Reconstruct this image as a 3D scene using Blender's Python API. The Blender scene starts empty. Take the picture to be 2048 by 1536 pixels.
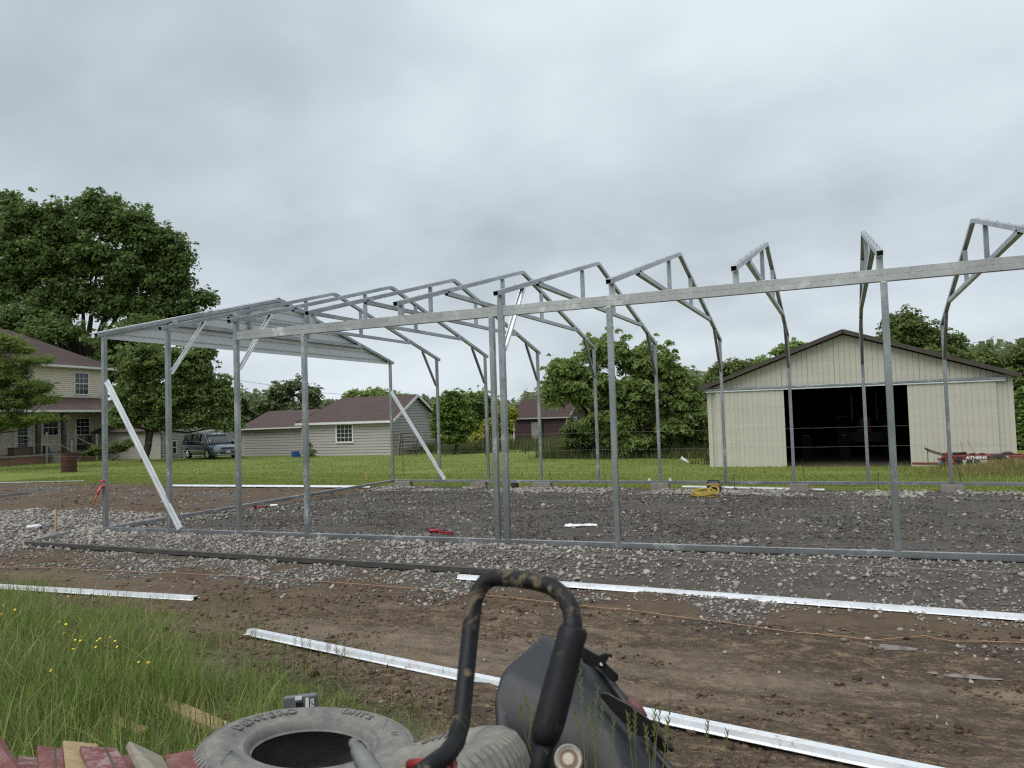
import bpy, math, random
import numpy as np
from mathutils import Vector, Matrix

random.seed(7)
RS = np.random.RandomState(11)
SC = bpy.context.scene
COL = SC.collection

# ---------------------------------------------------------------- camera
CAM = np.array([11.740, -9.106, 1.692])
YAW, PITCH, ROLL, FPX = math.radians(-23.6763), math.radians(2.4481), math.radians(-1.8272), 1501.46
_cy, _sy, _cp, _sp, _cr, _sr = math.cos(YAW), math.sin(YAW), math.cos(PITCH), math.sin(PITCH), math.cos(ROLL), math.sin(ROLL)
FWD = np.array([_sy * _cp, _cy * _cp, _sp])
_r = np.array([_cy, -_sy, 0.0])
_u = np.cross(_r, FWD)
RGT = _cr * _r + _sr * _u
UPV = -_sr * _r + _cr * _u
cd = bpy.data.cameras.new("camera")
cam = bpy.data.objects.new("camera", cd)
COL.objects.link(cam)
cd.sensor_width = 36.0
cd.lens = FPX * 36.0 / 2048.0
cd.clip_start = 0.05
cd.clip_end = 6000
cd.dof.use_dof = True
cd.dof.focus_distance = 13.0
cd.dof.aperture_fstop = 7.5
cam.matrix_world = Matrix(((RGT[0], UPV[0], -FWD[0], CAM[0]), (RGT[1], UPV[1], -FWD[1], CAM[1]), (RGT[2], UPV[2], -FWD[2], CAM[2]), (0, 0, 0, 1)))
SC.camera = cam

# ---------------------------------------------------------------- world and light
SUN_EL, SUN_AZ = math.radians(62), math.radians(205)      # direction the light comes from (azimuth from +Y, clockwise)
w = bpy.data.worlds.new("World")
SC.world = w
w.use_nodes = True
nt = w.node_tree
nt.nodes.clear()
def wn(t, **k):
    n = nt.nodes.new(t)
    for a, b in k.items():
        setattr(n, a, b)
    return n
out = wn("ShaderNodeOutputWorld")
bg = wn("ShaderNodeBackground")
sky = wn("ShaderNodeTexSky", sky_type='NISHITA', sun_disc=False, sun_elevation=SUN_EL, sun_rotation=SUN_AZ)
geo = wn("ShaderNodeTexCoord")
sep = wn("ShaderNodeSeparateXYZ")
nt.links.new(geo.outputs["Generated"], sep.inputs[0])
def wm(op, a, b=None):
    n = wn("ShaderNodeMath", operation=op)
    for i, v in enumerate((a, b)):
        if v is None:
            continue
        if isinstance(v, (int, float)):
            n.inputs[i].default_value = v
        else:
            nt.links.new(v, n.inputs[i])
    return n.outputs[0]
zz = wm('ADD', wm('MAXIMUM', sep.outputs[2], 0.0), 0.42)
cx = wm('DIVIDE', sep.outputs[0], zz)
cyy = wm('DIVIDE', sep.outputs[1], zz)
comb = wn("ShaderNodeCombineXYZ")
nt.links.new(cx, comb.inputs[0])
nt.links.new(cyy, comb.inputs[1])
def wnoise(scale, det, rough, dist, off):
    mp = wn("ShaderNodeMapping")
    mp.inputs["Location"].default_value = off
    mp.inputs["Rotation"].default_value = (0, 0, 0.5)
    mp.inputs["Scale"].default_value = (1.0, 1.2, 1)
    nt.links.new(comb.outputs[0], mp.inputs[0])
    n = wn("ShaderNodeTexNoise")
    n.inputs["Scale"].default_value = scale
    n.inputs["Detail"].default_value = det
    n.inputs["Roughness"].default_value = rough
    n.inputs["Distortion"].default_value = dist
    nt.links.new(mp.outputs[0], n.inputs["Vector"])
    return n.outputs[0]
n1 = wnoise(1.05, 4, 0.45, 0.2, (7.4, 5.3, 0))
n2 = wnoise(3.4, 5, 0.5, 0.3, (9.0, 4.0, 0))
mixn = wm('ADD', wm('MULTIPLY', n1, 0.72), wm('MULTIPLY', n2, 0.28))
ramp = wn("ShaderNodeValToRGB")
nt.links.new(mixn, ramp.inputs[0])
el = ramp.color_ramp.elements
el[0].position, el[0].color = 0.36, (0.262, 0.300, 0.330, 1)
el[1].position, el[1].color = 0.64, (0.438, 0.484, 0.515, 1)
e = el.new(0.5); e.color = (0.346, 0.389, 0.421, 1)
sk = wn("ShaderNodeMix", data_type='RGBA', blend_type='MIX')
sk.inputs[0].default_value = 0.985                       # thick cloud deck over the clear sky
sc2 = wn("ShaderNodeMix", data_type='RGBA', blend_type='MULTIPLY')
sc2.inputs[0].default_value = 1.0
nt.links.new(sky.outputs[0], sc2.inputs[6])
sc2.inputs[7].default_value = (0.1, 0.1, 0.1, 1)
nt.links.new(sc2.outputs[2], sk.inputs[6])
nt.links.new(ramp.outputs[0], sk.inputs[7])
nt.links.new(sk.outputs[2], bg.inputs[0])
bg.inputs[1].default_value = 1.0
nt.links.new(bg.outputs[0], out.inputs[0])

sd = bpy.data.lights.new("sun", 'SUN')
sd.energy = 1.5
sd.angle = math.radians(55)
sd.color = (1.0, 0.975, 0.94)
sun = bpy.data.objects.new("sun", sd)
COL.objects.link(sun)
sdir = Vector((math.sin(SUN_AZ) * math.cos(SUN_EL), math.cos(SUN_AZ) * math.cos(SUN_EL), math.sin(SUN_EL)))
sun.rotation_euler = sdir.to_track_quat('Z', 'Y').to_euler()
sun.location = (0, 0, 40)
SC.view_settings.view_transform = 'Standard'
SC.view_settings.look = 'None'
SC.view_settings.exposure = 0.82
SC.view_settings.gamma = 1.0
SC.view_settings.use_curve_mapping = False
SC.render.engine = 'CYCLES'
SC.cycles.use_denoising = False
SC.cycles.pixel_filter_type = 'BLACKMAN_HARRIS'
SC.cycles.filter_width = 1.25
SC.cycles.max_bounces = 6
SC.cycles.diffuse_bounces = 3
SC.cycles.glossy_bounces = 3
SC.cycles.transmission_bounces = 3
SC.cycles.transparent_max_bounces = 4
SC.cycles.caustics_reflective = False
SC.cycles.caustics_refractive = False

# ---------------------------------------------------------------- helpers: layout
def ray(x, y):
    return FWD + (x - 1024) / FPX * RGT - (y - 768) / FPX * UPV
def at(x, y, D):                       # a point of the place seen at that picture position, D metres in
    return CAM + D * ray(x, y)
def onx(x, y, X):
    d = ray(x, y); return CAM + (X - CAM[0]) / d[0] * d
def ony(x, y, Y):
    d = ray(x, y); return CAM + (Y - CAM[1]) / d[1] * d

def sstep(a, b, x):
    t = np.clip((np.asarray(x, float) - a) / (b - a), 0, 1)
    return t * t * (3 - 2 * t)
_tab = RS.rand(256, 256)
def vnoise(x, y):
    x = np.asarray(x, float); y = np.asarray(y, float)
    xi = np.floor(x).astype(int); yi = np.floor(y).astype(int)
    fx = x - xi; fy = y - yi
    fx = fx * fx * (3 - 2 * fx); fy = fy * fy * (3 - 2 * fy)
    a = _tab[xi % 256, yi % 256]; b = _tab[(xi + 1) % 256, yi % 256]
    c = _tab[xi % 256, (yi + 1) % 256]; d = _tab[(xi + 1) % 256, (yi + 1) % 256]
    return (a * (1 - fx) + b * fx) * (1 - fy) + (c * (1 - fx) + d * fx) * fy
def fbm(x, y, o=4):
    s = 0; a = 0.5; t = 0
    for i in range(o):
        s = s + a * vnoise(x * 2 ** i + 17.3 * i, y * 2 ** i + 5.1 * i); t += a; a *= .55
    return s / t

GRASS_EDGE = ((-9.0, -1.6), (-2.0, -2.1), (1.28, -2.58), (3.91, -3.11), (5.69, -3.35), (7.02, -3.97), (7.91, -4.23), (8.7, -4.63), (9.18, -4.83), (9.6, -5.3), (10.6, -6.2), (12.5, -7.0), (20, -8))
def grass_edge_y(x):
    return np.interp(x, [p[0] for p in GRASS_EDGE], [p[1] for p in GRASS_EDGE])
BLOCKX = ((0.1, .49), (2.51, .42), (4.31, .47), (7.4, .43), (10.57, .40), (13.55, .42))
def height(x, y):
    x = np.asarray(x, float); y = np.asarray(y, float)
    lawn = -0.25 - 0.014 * np.clip(y - 9.5, 0, 70)
    pad = -0.075 + 0.0085 * np.clip(x, 0, 16) * (1 - np.clip(y / 9, 0, 1)) - 0.145 * np.clip(y / 9, 0, 1)
    low = -0.225 + 0.034 * np.clip(-3.2 - y, 0, 6)
    h = low + (pad - low) * sstep(-0.95, -0.12, y)
    h = low + (h - low) * sstep(-2.2, -0.2, x) if True else h
    left = -0.21 + 0 * x
    k = sstep(-2.2, -0.2, x)
    h = np.where(y > -1.2, left * (1 - k) + h * k, h)
    # spread gravel banks along the far edge
    h = h + 0.008 * np.exp(-((y - 8.75) / .42) ** 2) * sstep(-0.5, .5, x)
    for bx, bw in BLOCKX:
        h = h + 0.02 * np.exp(-(((x - bx - bw / 2) / .45) ** 2 + ((y - 9.0) / .35) ** 2))
    n = (fbm(x * .9, y * .9, 4) - .5) * 0.05 + (fbm(x * 5, y * 5, 3) - .5) * 0.022
    mud = sstep(-1.4, -2.2, y) * sstep(6.0, 9.5, x)
    rut = (fbm(x * .35, y * 2.4 + .3 * x, 3) - .5) * .07 * mud
    n = n + rut + mud * (fbm(x * 9 + 3, y * 14, 2) - .5) * .025
    n = n * (1 - 0.8 * sstep(9.2, 9.6, y))
    hh = h + n
    hh = np.where(y > 9.2, hh * (1 - sstep(9.2, 9.6, y)) + lawn * sstep(9.2, 9.6, y), hh)
    return np.maximum(hh, np.where(y > 9.5, lawn, -0.255))
def gz(x, y):
    return float(height(np.array([x]), np.array([y]))[0])
def lawn_z(y):
    return -0.25 - 0.014 * min(max(y - 9.5, 0), 70)
def gpix(x, y):                        # where that picture position meets the ground
    z = -.22
    for _ in range(40):
        d = ray(x, y); P = CAM + (z - CAM[2]) / d[2] * d
        zn = gz(P[0], P[1]) if P[1] < 9.8 else lawn_z(P[1])
        z = .6 * z + .4 * zn
    return P

# ---------------------------------------------------------------- helpers: meshes
def V(*a):
    return np.array(a, float)
def nrm(v):
    v = np.asarray(v, float); return v / max(np.linalg.norm(v), 1e-9)
class MB:
    def __init__(self):
        self.v = []; self.f = []
    def add(self, vs, fs):
        o = len(self.v)
        self.v.extend([tuple(map(float, p)) for p in vs])
        self.f.extend([tuple(i + o for i in q) for q in fs])
        return self
    def lbox(self, O, U, N, u0, u1, z0, z1, n0, n1):     # box in a wall frame: along U, up, out along N
        O = np.asarray(O, float); U = np.asarray(U, float); N = np.asarray(N, float); Z = V(0, 0, 1)
        p = [O + U * u + Z * z + N * n for u in (u0, u1) for z in (z0, z1) for n in (n0, n1)]
        return self.add(p, [(0, 1, 3, 2), (4, 6, 7, 5), (0, 4, 5, 1), (2, 3, 7, 6), (0, 2, 6, 4), (1, 5, 7, 3)])
    def box(self, c, s, rz=0.0, tilt=None):
        M = Matrix.Rotation(rz, 3, 'Z')
        if tilt is not None:
            M = M @ tilt
        p = []
        for i in (-.5, .5):
            for j in (-.5, .5):
                for k in (-.5, .5):
                    q = M @ Vector((i * s[0], j * s[1], k * s[2])); p.append((c[0] + q[0], c[1] + q[1], c[2] + q[2]))
        return self.add(p, [(0, 1, 3, 2), (4, 6, 7, 5), (0, 4, 5, 1), (2, 3, 7, 6), (0, 2, 6, 4), (1, 5, 7, 3)])
    def sweep(self, path, side, w, h, hollow=0.0, wall=.004):   # rectangular tube along a path, side = direction of its width
        path = [np.asarray(p, float) for p in path]; side = nrm(side); n = len(path); fr = []
        for i in range(n):
            t = nrm(nrm(path[min(i + 1, n - 1)] - path[i]) + nrm(path[i] - path[max(i - 1, 0)])) if 0 < i < n - 1 else nrm(path[min(i + 1, n - 1)] - path[max(i - 1, 0)])
            s = nrm(side - t * (side @ t)); up = np.cross(t, s)
            k = 1.0
            if 0 < i < n - 1:
                c = float(np.dot(t, nrm(path[i + 1] - path[i]))); k = 1 / max(c, .4)
            fr.append((s, up * k, t))
        vs = []; fs = []
        for p, (s, up, t) in zip(path, fr):
            for a, b in ((-1, -1), (1, -1), (1, 1), (-1, 1)):
                vs.append(p + s * a * w / 2 + up * b * h / 2)
        for i in range(n - 1):
            for k in range(4):
                a = i * 4 + k; b = i * 4 + (k + 1) % 4
                fs.append((a, b, b + 4, a + 4))
        for e, sg in ((0, 1), (n - 1, -1)):
            base = e * 4
            if not hollow:
                fs.append((base, base + 3, base + 2, base + 1) if e == 0 else (base, base + 1, base + 2, base + 3)); continue
            s, up, t = fr[e]; o = len(vs)
            for dpt in (0, hollow):
                for a, b in ((-1, -1), (1, -1), (1, 1), (-1, 1)):
                    vs.append(path[e] + s * a * (w / 2 - wall) + up * b * (h / 2 - wall) + t * sg * dpt)
            for k in range(4):
                k2 = (k + 1) % 4
                fs.append((base + k, o + k, o + k2, base + k2)); fs.append((o + k, o + 4 + k, o + 4 + k2, o + k2))
            fs.append((o + 4, o + 5, o + 6, o + 7))
        return self.add(vs, fs)
    def tube(self, path, rad, n=8, caps=True):
        path = [np.asarray(p, float) for p in path]
        if not hasattr(rad, '__len__'):
            rad = [rad] * len(path)
        m = len(path); vs = []; fs = []; ref = None
        for i in range(m):
            t = nrm(path[min(i + 1, m - 1)] - path[max(i - 1, 0)])
            if ref is None:
                ref = np.cross(t, V(0, 0, 1)) if abs(t[2]) < .9 else np.cross(t, V(1, 0, 0))
            a = nrm(ref - t * (ref @ t)); b = np.cross(t, a); ref = a
            for k in range(n):
                q = 2 * math.pi * k / n
                vs.append(path[i] + rad[i] * (a * math.cos(q) + b * math.sin(q)))
        for i in range(m - 1):
            for k in range(n):
                k2 = (k + 1) % n
                fs.append((i * n + k, i * n + k2, (i + 1) * n + k2, (i + 1) * n + k))
        if caps:
            fs.append(tuple(range(n))[::-1]); fs.append(tuple((m - 1) * n + k for k in range(n)))
        return self.add(vs, fs)
    def extrude(self, poly, vec):                        # closed polygon of 3-D points pushed along vec
        poly = [np.asarray(p, float) for p in poly]; n = len(poly); vec = np.asarray(vec, float)
        vs = poly + [p + vec for p in poly]
        fs = [tuple(range(n))[::-1], tuple(range(n, 2 * n))]
        for k in range(n):
            k2 = (k + 1) % n; fs.append((k, k2, k2 + n, k + n))
        return self.add(vs, fs)
    def lathe(self, prof, C, ax, n=24, close=False):      # profile (radius, along axis)
        C = np.asarray(C, float); ax = nrm(ax)
        a = nrm(np.cross(ax, V(0, 0, 1)) if abs(ax[2]) < .9 else np.cross(ax, V(1, 0, 0))); b = np.cross(ax, a)
        m = len(prof); vs = []; fs = []
        for k in range(n):
            q = 2 * math.pi * k / n; e = a * math.cos(q) + b * math.sin(q)
            for r, h in prof:
                vs.append(C + e * r + ax * h)
        for k in range(n):
            k2 = (k + 1) % n
            for i in range(m if close else m - 1):
                j = (i + 1) % m
                fs.append((k * m + i, k2 * m + i, k2 * m + j, k * m + j))
        return self.add(vs, fs)
    def build(self, name, mat, parent=None, smooth=False, angle=None):
        me = bpy.data.meshes.new(name)
        me.from_pydata(self.v, [], self.f)
        me.update()
        return link(name, me, mat, parent, smooth, angle)
def link(name, me, mat, parent=None, smooth=False, angle=None):
    o = bpy.data.objects.new(name, me)
    COL.objects.link(o)
    if mat is not None and not me.materials:
        me.materials.append(mat)
    if smooth or angle:
        me.polygons.foreach_set('use_smooth', np.ones(len(me.polygons), bool))
        if angle:
            me.set_sharp_from_angle(angle=math.radians(angle))
    if parent is not None:
        o.parent = parent
        o.matrix_parent_inverse = Matrix.Translation(-parent.location) if parent.type == 'EMPTY' else Matrix.Identity(4)
    return o
def bevel(o, wd, seg=1, ang=30):
    m = o.modifiers.new('bevel', 'BEVEL'); m.width = wd; m.segments = seg; m.limit_method = 'ANGLE'; m.angle_limit = math.radians(ang); return o
def tag(o, label=None, cat=None, group=None, kind=None):
    for k, v in (('label', label), ('category', cat), ('group', group), ('kind', kind)):
        if v:
            o[k] = v
    return o
def thing(name, loc, label, cat, group=None):
    e = bpy.data.objects.new(name, None); COL.objects.link(e)
    e.location = Vector([float(c) for c in loc]); e.empty_display_size = .2
    return tag(e, label, cat, group)
def np_mesh(name, verts, faces_idx, nper):
    me = bpy.data.meshes.new(name)
    nv = len(verts); nf = len(faces_idx) // nper
    me.vertices.add(nv); me.vertices.foreach_set('co', np.asarray(verts, np.float32).ravel())
    me.loops.add(nf * nper); me.loops.foreach_set('vertex_index', np.asarray(faces_idx, np.int32))
    me.polygons.add(nf); me.polygons.foreach_set('loop_start', np.arange(0, nf * nper, nper, dtype=np.int32))
    try:
        me.polygons.foreach_set('loop_total', np.full(nf, nper, np.int32))
    except Exception:
        pass
    me.update(calc_edges=True)
    return me

# ---------------------------------------------------------------- helpers: materials
class NT:
    def __init__(self, name):
        self.m = bpy.data.materials.new(name); self.m.use_nodes = True
        self.t = self.m.node_tree; self.t.nodes.clear()
        self.out = self.n("ShaderNodeOutputMaterial")
    def n(self, typ, ins=None, **k):
        nd = self.t.nodes.new(typ)
        for a, b in k.items():
            setattr(nd, a, b)
        for a, b in (ins or {}).items():
            self.set(nd.inputs[a], b)
        return nd
    def set(self, sock, v):
        if hasattr(v, 'links') or isinstance(v, bpy.types.NodeSocket):
            self.t.links.new(v, sock)
        elif isinstance(v, (tuple, list)) and len(v) == 3 and sock.type == 'RGBA':
            sock.default_value = (*v, 1)
        else:
            sock.default_value = v
    def math(self, op, a, b=0.0, c=None, clamp=False):
        nd = self.n("ShaderNodeMath", operation=op, use_clamp=clamp)
        self.set(nd.inputs[0], a); self.set(nd.inputs[1], b)
        if c is not None:
            self.set(nd.inputs[2], c)
        return nd.outputs[0]
    def mix(self, f, a, b, blend='MIX'):
        nd = self.n("ShaderNodeMix", data_type='RGBA', blend_type=blend)
        self.set(nd.inputs[0], f); self.set(nd.inputs[6], a); self.set(nd.inputs[7], b)
        return nd.outputs[2]
    def noise(self, scale, detail=4, rough=.55, vec=None, dist=0.0):
        nd = self.n("ShaderNodeTexNoise", {'Scale': scale, 'Detail': detail, 'Roughness': rough, 'Distortion': dist})
        if vec is not None:
            self.set(nd.inputs['Vector'], vec)
        return nd.outputs[0]
    def ramp(self, f, a, b, lo=0.0, hi=1.0):
        nd = self.n("ShaderNodeMapRange", {0: f, 1: a, 2: b, 3: lo, 4: hi}); nd.clamp = True
        return nd.outputs[0]
    def obj(self, scale=None):
        o = self.n("ShaderNodeTexCoord").outputs['Object']
        if scale:
            o = self.n("ShaderNodeMapping", {'Vector': o, 'Scale': scale}).outputs[0]
        return o
    def pos(self, scale=None):
        o = self.n("ShaderNodeNewGeometry").outputs['Position']
        if scale:
            o = self.n("ShaderNodeMapping", {'Vector': o, 'Scale': scale}).outputs[0]
        return o
    def island(self):
        return self.n("ShaderNodeNewGeometry").outputs['Random Per Island']
    def bump(self, h, strength=.3, dist=.02):
        return self.n("ShaderNodeBump", {'Height': h, 'Strength': strength, 'Distance': dist}).outputs[0]
    def pbr(self, color, rough=.6, metal=0.0, normal=None, spec=.5, coat=0.0):
        p = self.n("ShaderNodeBsdfPrincipled", {'Base Color': color, 'Roughness': rough, 'Metallic': metal, 'Specular IOR Level': spec, 'Coat Weight': coat})
        if normal is not None:
            self.set(p.inputs['Normal'], normal)
        self.t.links.new(p.outputs[0], self.out.inputs[0]); return p
def simple(name, c1, c2=None, scale=6.0, rough=.6, metal=0.0, bump=0.0, bscale=None, spec=.5, coat=0.0, stretch=None, detail=4):
    t = NT(name); c2 = c2 or tuple(x * .8 for x in c1)
    vec = t.pos(stretch)
    n = t.noise(scale, detail, .6, vec)
    col = t.mix(t.ramp(n, .3, .7), c1, c2)
    rg = t.ramp(t.noise(scale * 2.3, 3, .6, vec), .3, .7, max(rough - .08, .05), min(rough + .1, 1))
    nm = t.bump(t.noise(bscale or scale * 4, 4, .6, vec), bump, .01) if bump else None
    t.pbr(col, rg, metal, nm, spec, coat)
    return t.m
M = {}
def metal_mat(name, c1, c2, rough, metal=.9, spots=0.0, white=0.0):
    t = NT(name)
    vec = t.pos()
    big = t.noise(1.7, 3, .6, vec); fine = t.noise(24, 4, .65, vec)
    sp = t.n("ShaderNodeTexVoronoi", {'Vector': vec, 'Scale': 90.0}).outputs['Color']
    f = t.math('ADD', t.math('MULTIPLY', big, .6), t.math('MULTIPLY', fine, .4))
    col = t.mix(t.ramp(f, .35, .65), c1, c2)
    col = t.mix(.10, col, sp, 'OVERLAY')
    if spots:
        d = t.ramp(t.noise(7, 5, .7, vec), .60, .72, 0, spots)
        col = t.mix(d, col, (.30, .27, .24))
    if white:
        wv_ = t.math('MULTIPLY', t.ramp(t.noise(1.9, 4, .65, vec), .54, .62), t.ramp(t.noise(16, 5, .7, vec), .40, .60)); col = t.mix(t.math('MULTIPLY', wv_, white), col, (.74, .75, .75)); metal = t.math('SUBTRACT', metal, t.math('MULTIPLY', wv_, .6))
    t.pbr(col, t.ramp(fine, .3, .7, rough - .07, rough + .12), metal, t.bump(fine, .05, .004))
    return t.m
M['galv'] = metal_mat('galvanised_steel', (.45, .465, .475), (.26, .275, .29), .34, .93, .6, .25)
def bright_metal():
    t = NT('bright_galvanised_steel'); n = t.noise(2.2, 3, .6, t.pos()); f = t.noise(14, 3, .6, t.pos())
    t.pbr(t.mix(t.ramp(n, .35, .65), (.88, .90, .92), (.74, .77, .80)), t.ramp(f, .3, .7, .28, .42), .5); return t.m
def muddy_bright():
    t = NT('mud_splashed_bright_steel'); n = t.noise(2.2, 3, .6, t.pos()); f = t.noise(14, 3, .6, t.pos()); d = t.math('MULTIPLY', t.ramp(t.noise(5, 6, .75, t.pos()), .54, .66), t.ramp(t.noise(40, 4, .7, t.pos()), .42, .62))
    c = t.mix(t.ramp(n, .35, .65), (.90, .92, .94), (.76, .79, .82)); c = t.mix(t.math('MULTIPLY', d, .75), c, (.24, .18, .125))
    t.pbr(c, t.ramp(f, .3, .7, .28, .42), t.math('SUBTRACT', .5, t.math('MULTIPLY', d, .45))); return t.m
M['galv_mud'] = muddy_bright()
M['galv_new'] = bright_metal()
M['galv_head'] = metal_mat('dirty_galvanised_steel', (.56, .57, .57), (.38, .38, .37), .44, .8, .9, .8)
M['white_metal'] = simple('white_metal_sheet', (.78, .80, .81), (.72, .74, .76), 3, .4, 0, spec=.5)
M['weld'] = simple('zinc_weld_paint', (.72, .74, .75), (.5, .5, .5), 30, .5, .4, .2)
def siding(name, c1, c2):
    t = NT(name); vec = t.pos((.5, .5, 6))
    n = t.noise(1.2, 4, .6, vec); st = t.noise(2.0, 5, .7, t.pos((3, 3, .25)))
    col = t.mix(t.ramp(n, .3, .7), c1, c2); col = t.mix(t.ramp(st, .55, .75, 0, .18), col, tuple(x * .6 for x in c2))
    t.pbr(col, .55); return t.m
M['siding_house'] = siding('cream_vinyl_siding', (.72, .65, .50), (.65, .58, .44))
M['siding_garage'] = siding('taupe_vinyl_siding', (.445, .415, .385), (.395, .37, .345))
M['siding_barn'] = siding('tan_ribbed_steel', (.555, .53, .455), (.505, .48, .41))
M['white_trim'] = simple('white_trim', (.78, .78, .76), (.66, .66, .64), 3, .5)
M['gray_trim'] = simple('weathered_gray_trim', (.45, .44, .41), (.36, .35, .32), 5, .6)
M['brown_trim'] = simple('dark_brown_trim', (.055, .042, .034), (.07, .055, .045), 4, .5)
M['dark'] = simple('painted_interior_shade', (.012, .011, .010), (.02, .018, .016), 2, .9)  # near-black colour that paints in the shade of unlit interiors
def shingle(name, c1, c2, c3):
    t = NT(name); vec = t.pos()
    b = t.n("ShaderNodeTexBrick", {'Vector': t.n("ShaderNodeMapping", {'Vector': vec, 'Rotation': (math.pi / 2, 0, 0)}).outputs[0], 'Color1': (.5, .5, .5, 1), 'Color2': (.9, .9, .9, 1), 'Mortar': (.1, .1, .1, 1), 'Scale': 1.0, 'Brick Width': .32, 'Row Height': .075, 'Mortar Size': .006})
    f = t.noise(45, 3, .6, vec); st = t.noise(.8, 4, .6, vec)
    col = t.mix(t.ramp(f, .3, .7), c1, c2); col = t.mix(.5, col, b.outputs[0], 'MULTIPLY'); col = t.mix(t.ramp(st, .5, .75, 0, .5), col, c3)
    t.pbr(col, .9, 0, t.bump(b.outputs[1], -.5, .01)); return t.m
M['roof'] = shingle('brown_asphalt_shingles', (.100, .066, .060), (.07, .047, .043), (.09, .074, .066))
M['roof_shed'] = shingle('old_brown_shingles', (.08, .045, .04), (.05, .03, .028), (.03, .025, .022))
M['roof_porch'] = shingle('weathered_porch_shingles', (.10, .066, .058), (.075, .05, .045), (.13, .115, .10))
def glass_mat(name='window_glass', c=(.012, .014, .016)):
    t = NT(name); t.pbr(t.mix(t.ramp(t.noise(1.3, 2, .5, t.pos()), .4, .7), c, tuple(x * 2.6 for x in c)), .06, 0, None, .6); return t.m
M['glass'] = glass_mat()
M['red_wood'] = siding('dark_red_board_siding', (.060, .022, .020), (.042, .016, .015))
def brick_mat():
    t = NT('porch_brick'); v = t.n("ShaderNodeMapping", {'Vector': t.pos(), 'Rotation': (math.pi / 2, 0, math.radians(98))}).outputs[0]
    b = t.n("ShaderNodeTexBrick", {'Vector': t.pos((1, 1, 1)), 'Scale': 1.0})
    col = t.mix(t.noise(9, 3, .6, t.pos()), (.34, .17, .11), (.26, .15, .11)); t.pbr(col, .85, 0, t.bump(t.noise(25, 3, .6, t.pos()), .4)); return t.m
M['brick'] = brick_mat()
M['bark'] = simple('bark', (.055, .042, .032), (.030, .024, .02), 7, .95, 0, .8, 12, stretch=(1, 1, .25))
M['concrete'] = simple('concrete_block', (.30, .265, .225), (.22, .19, .16), 9, .95, 0, .5, 40)
M['old_wood'] = simple('weathered_wood', (.36, .30, .22), (.22, .18, .13), 5, .85, 0, .3, 30, stretch=(1, 1, 1))
M['gray_wood'] = simple('gray_wood', (.33, .31, .27), (.22, .20, .175), 5, .85, 0, .3, 30)
M['stake_wood'] = simple('new_pine', (.52, .36, .19), (.42, .28, .14), 12, .75)
M['black_metal'] = simple('black_painted_steel', (.008, .008, .009), (.016, .014, .012), 14, .42)
M['rust_black'] = simple('rusty_black_metal', (.02, .018, .017), (.06, .035, .02), 12, .6)
M['rubber'] = simple('dark_rubber', (.022, .022, .023), (.035, .034, .033), 8, .75)
M['red_paint'] = simple('faded_red_paint', (.22, .035, .028), (.15, .03, .024), 6, .55)
M['white_plastic'] = simple('white_plastic', (.78, .79, .80), (.68, .69, .70), 9, .4)
M['blue_plastic'] = simple('blue_plastic', (.015, .10, .45), (.02, .08, .36), 6, .4)
M['yellow_hose'] = simple('yellow_hose', (.46, .35, .07), (.36, .27, .05), 14, .5)
M['orange'] = simple('orange_plastic', (.75, .16, .04), (.65, .12, .03), 10, .5)
M['pink_tape'] = simple('pink_tape', (.75, .13, .16), (.65, .1, .13), 10, .5)
M['red_tool'] = simple('red_tool_plastic', (.30, .018, .022), (.2, .015, .018), 12, .4)
M['string'] = simple('orange_cord', (.42, .25, .15), (.36, .21, .125), 10, .7)
M['tube_dark'] = simple('dirty_shaded_steel', (.10, .095, .09), (.065, .06, .055), 6, .55, .3, .1)  # dirt plus the shade of the tube's side face in one dark colour
M['wire'] = simple('pale_wire', (.30, .30, .28), (.22, .22, .20), 5, .5)
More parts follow.
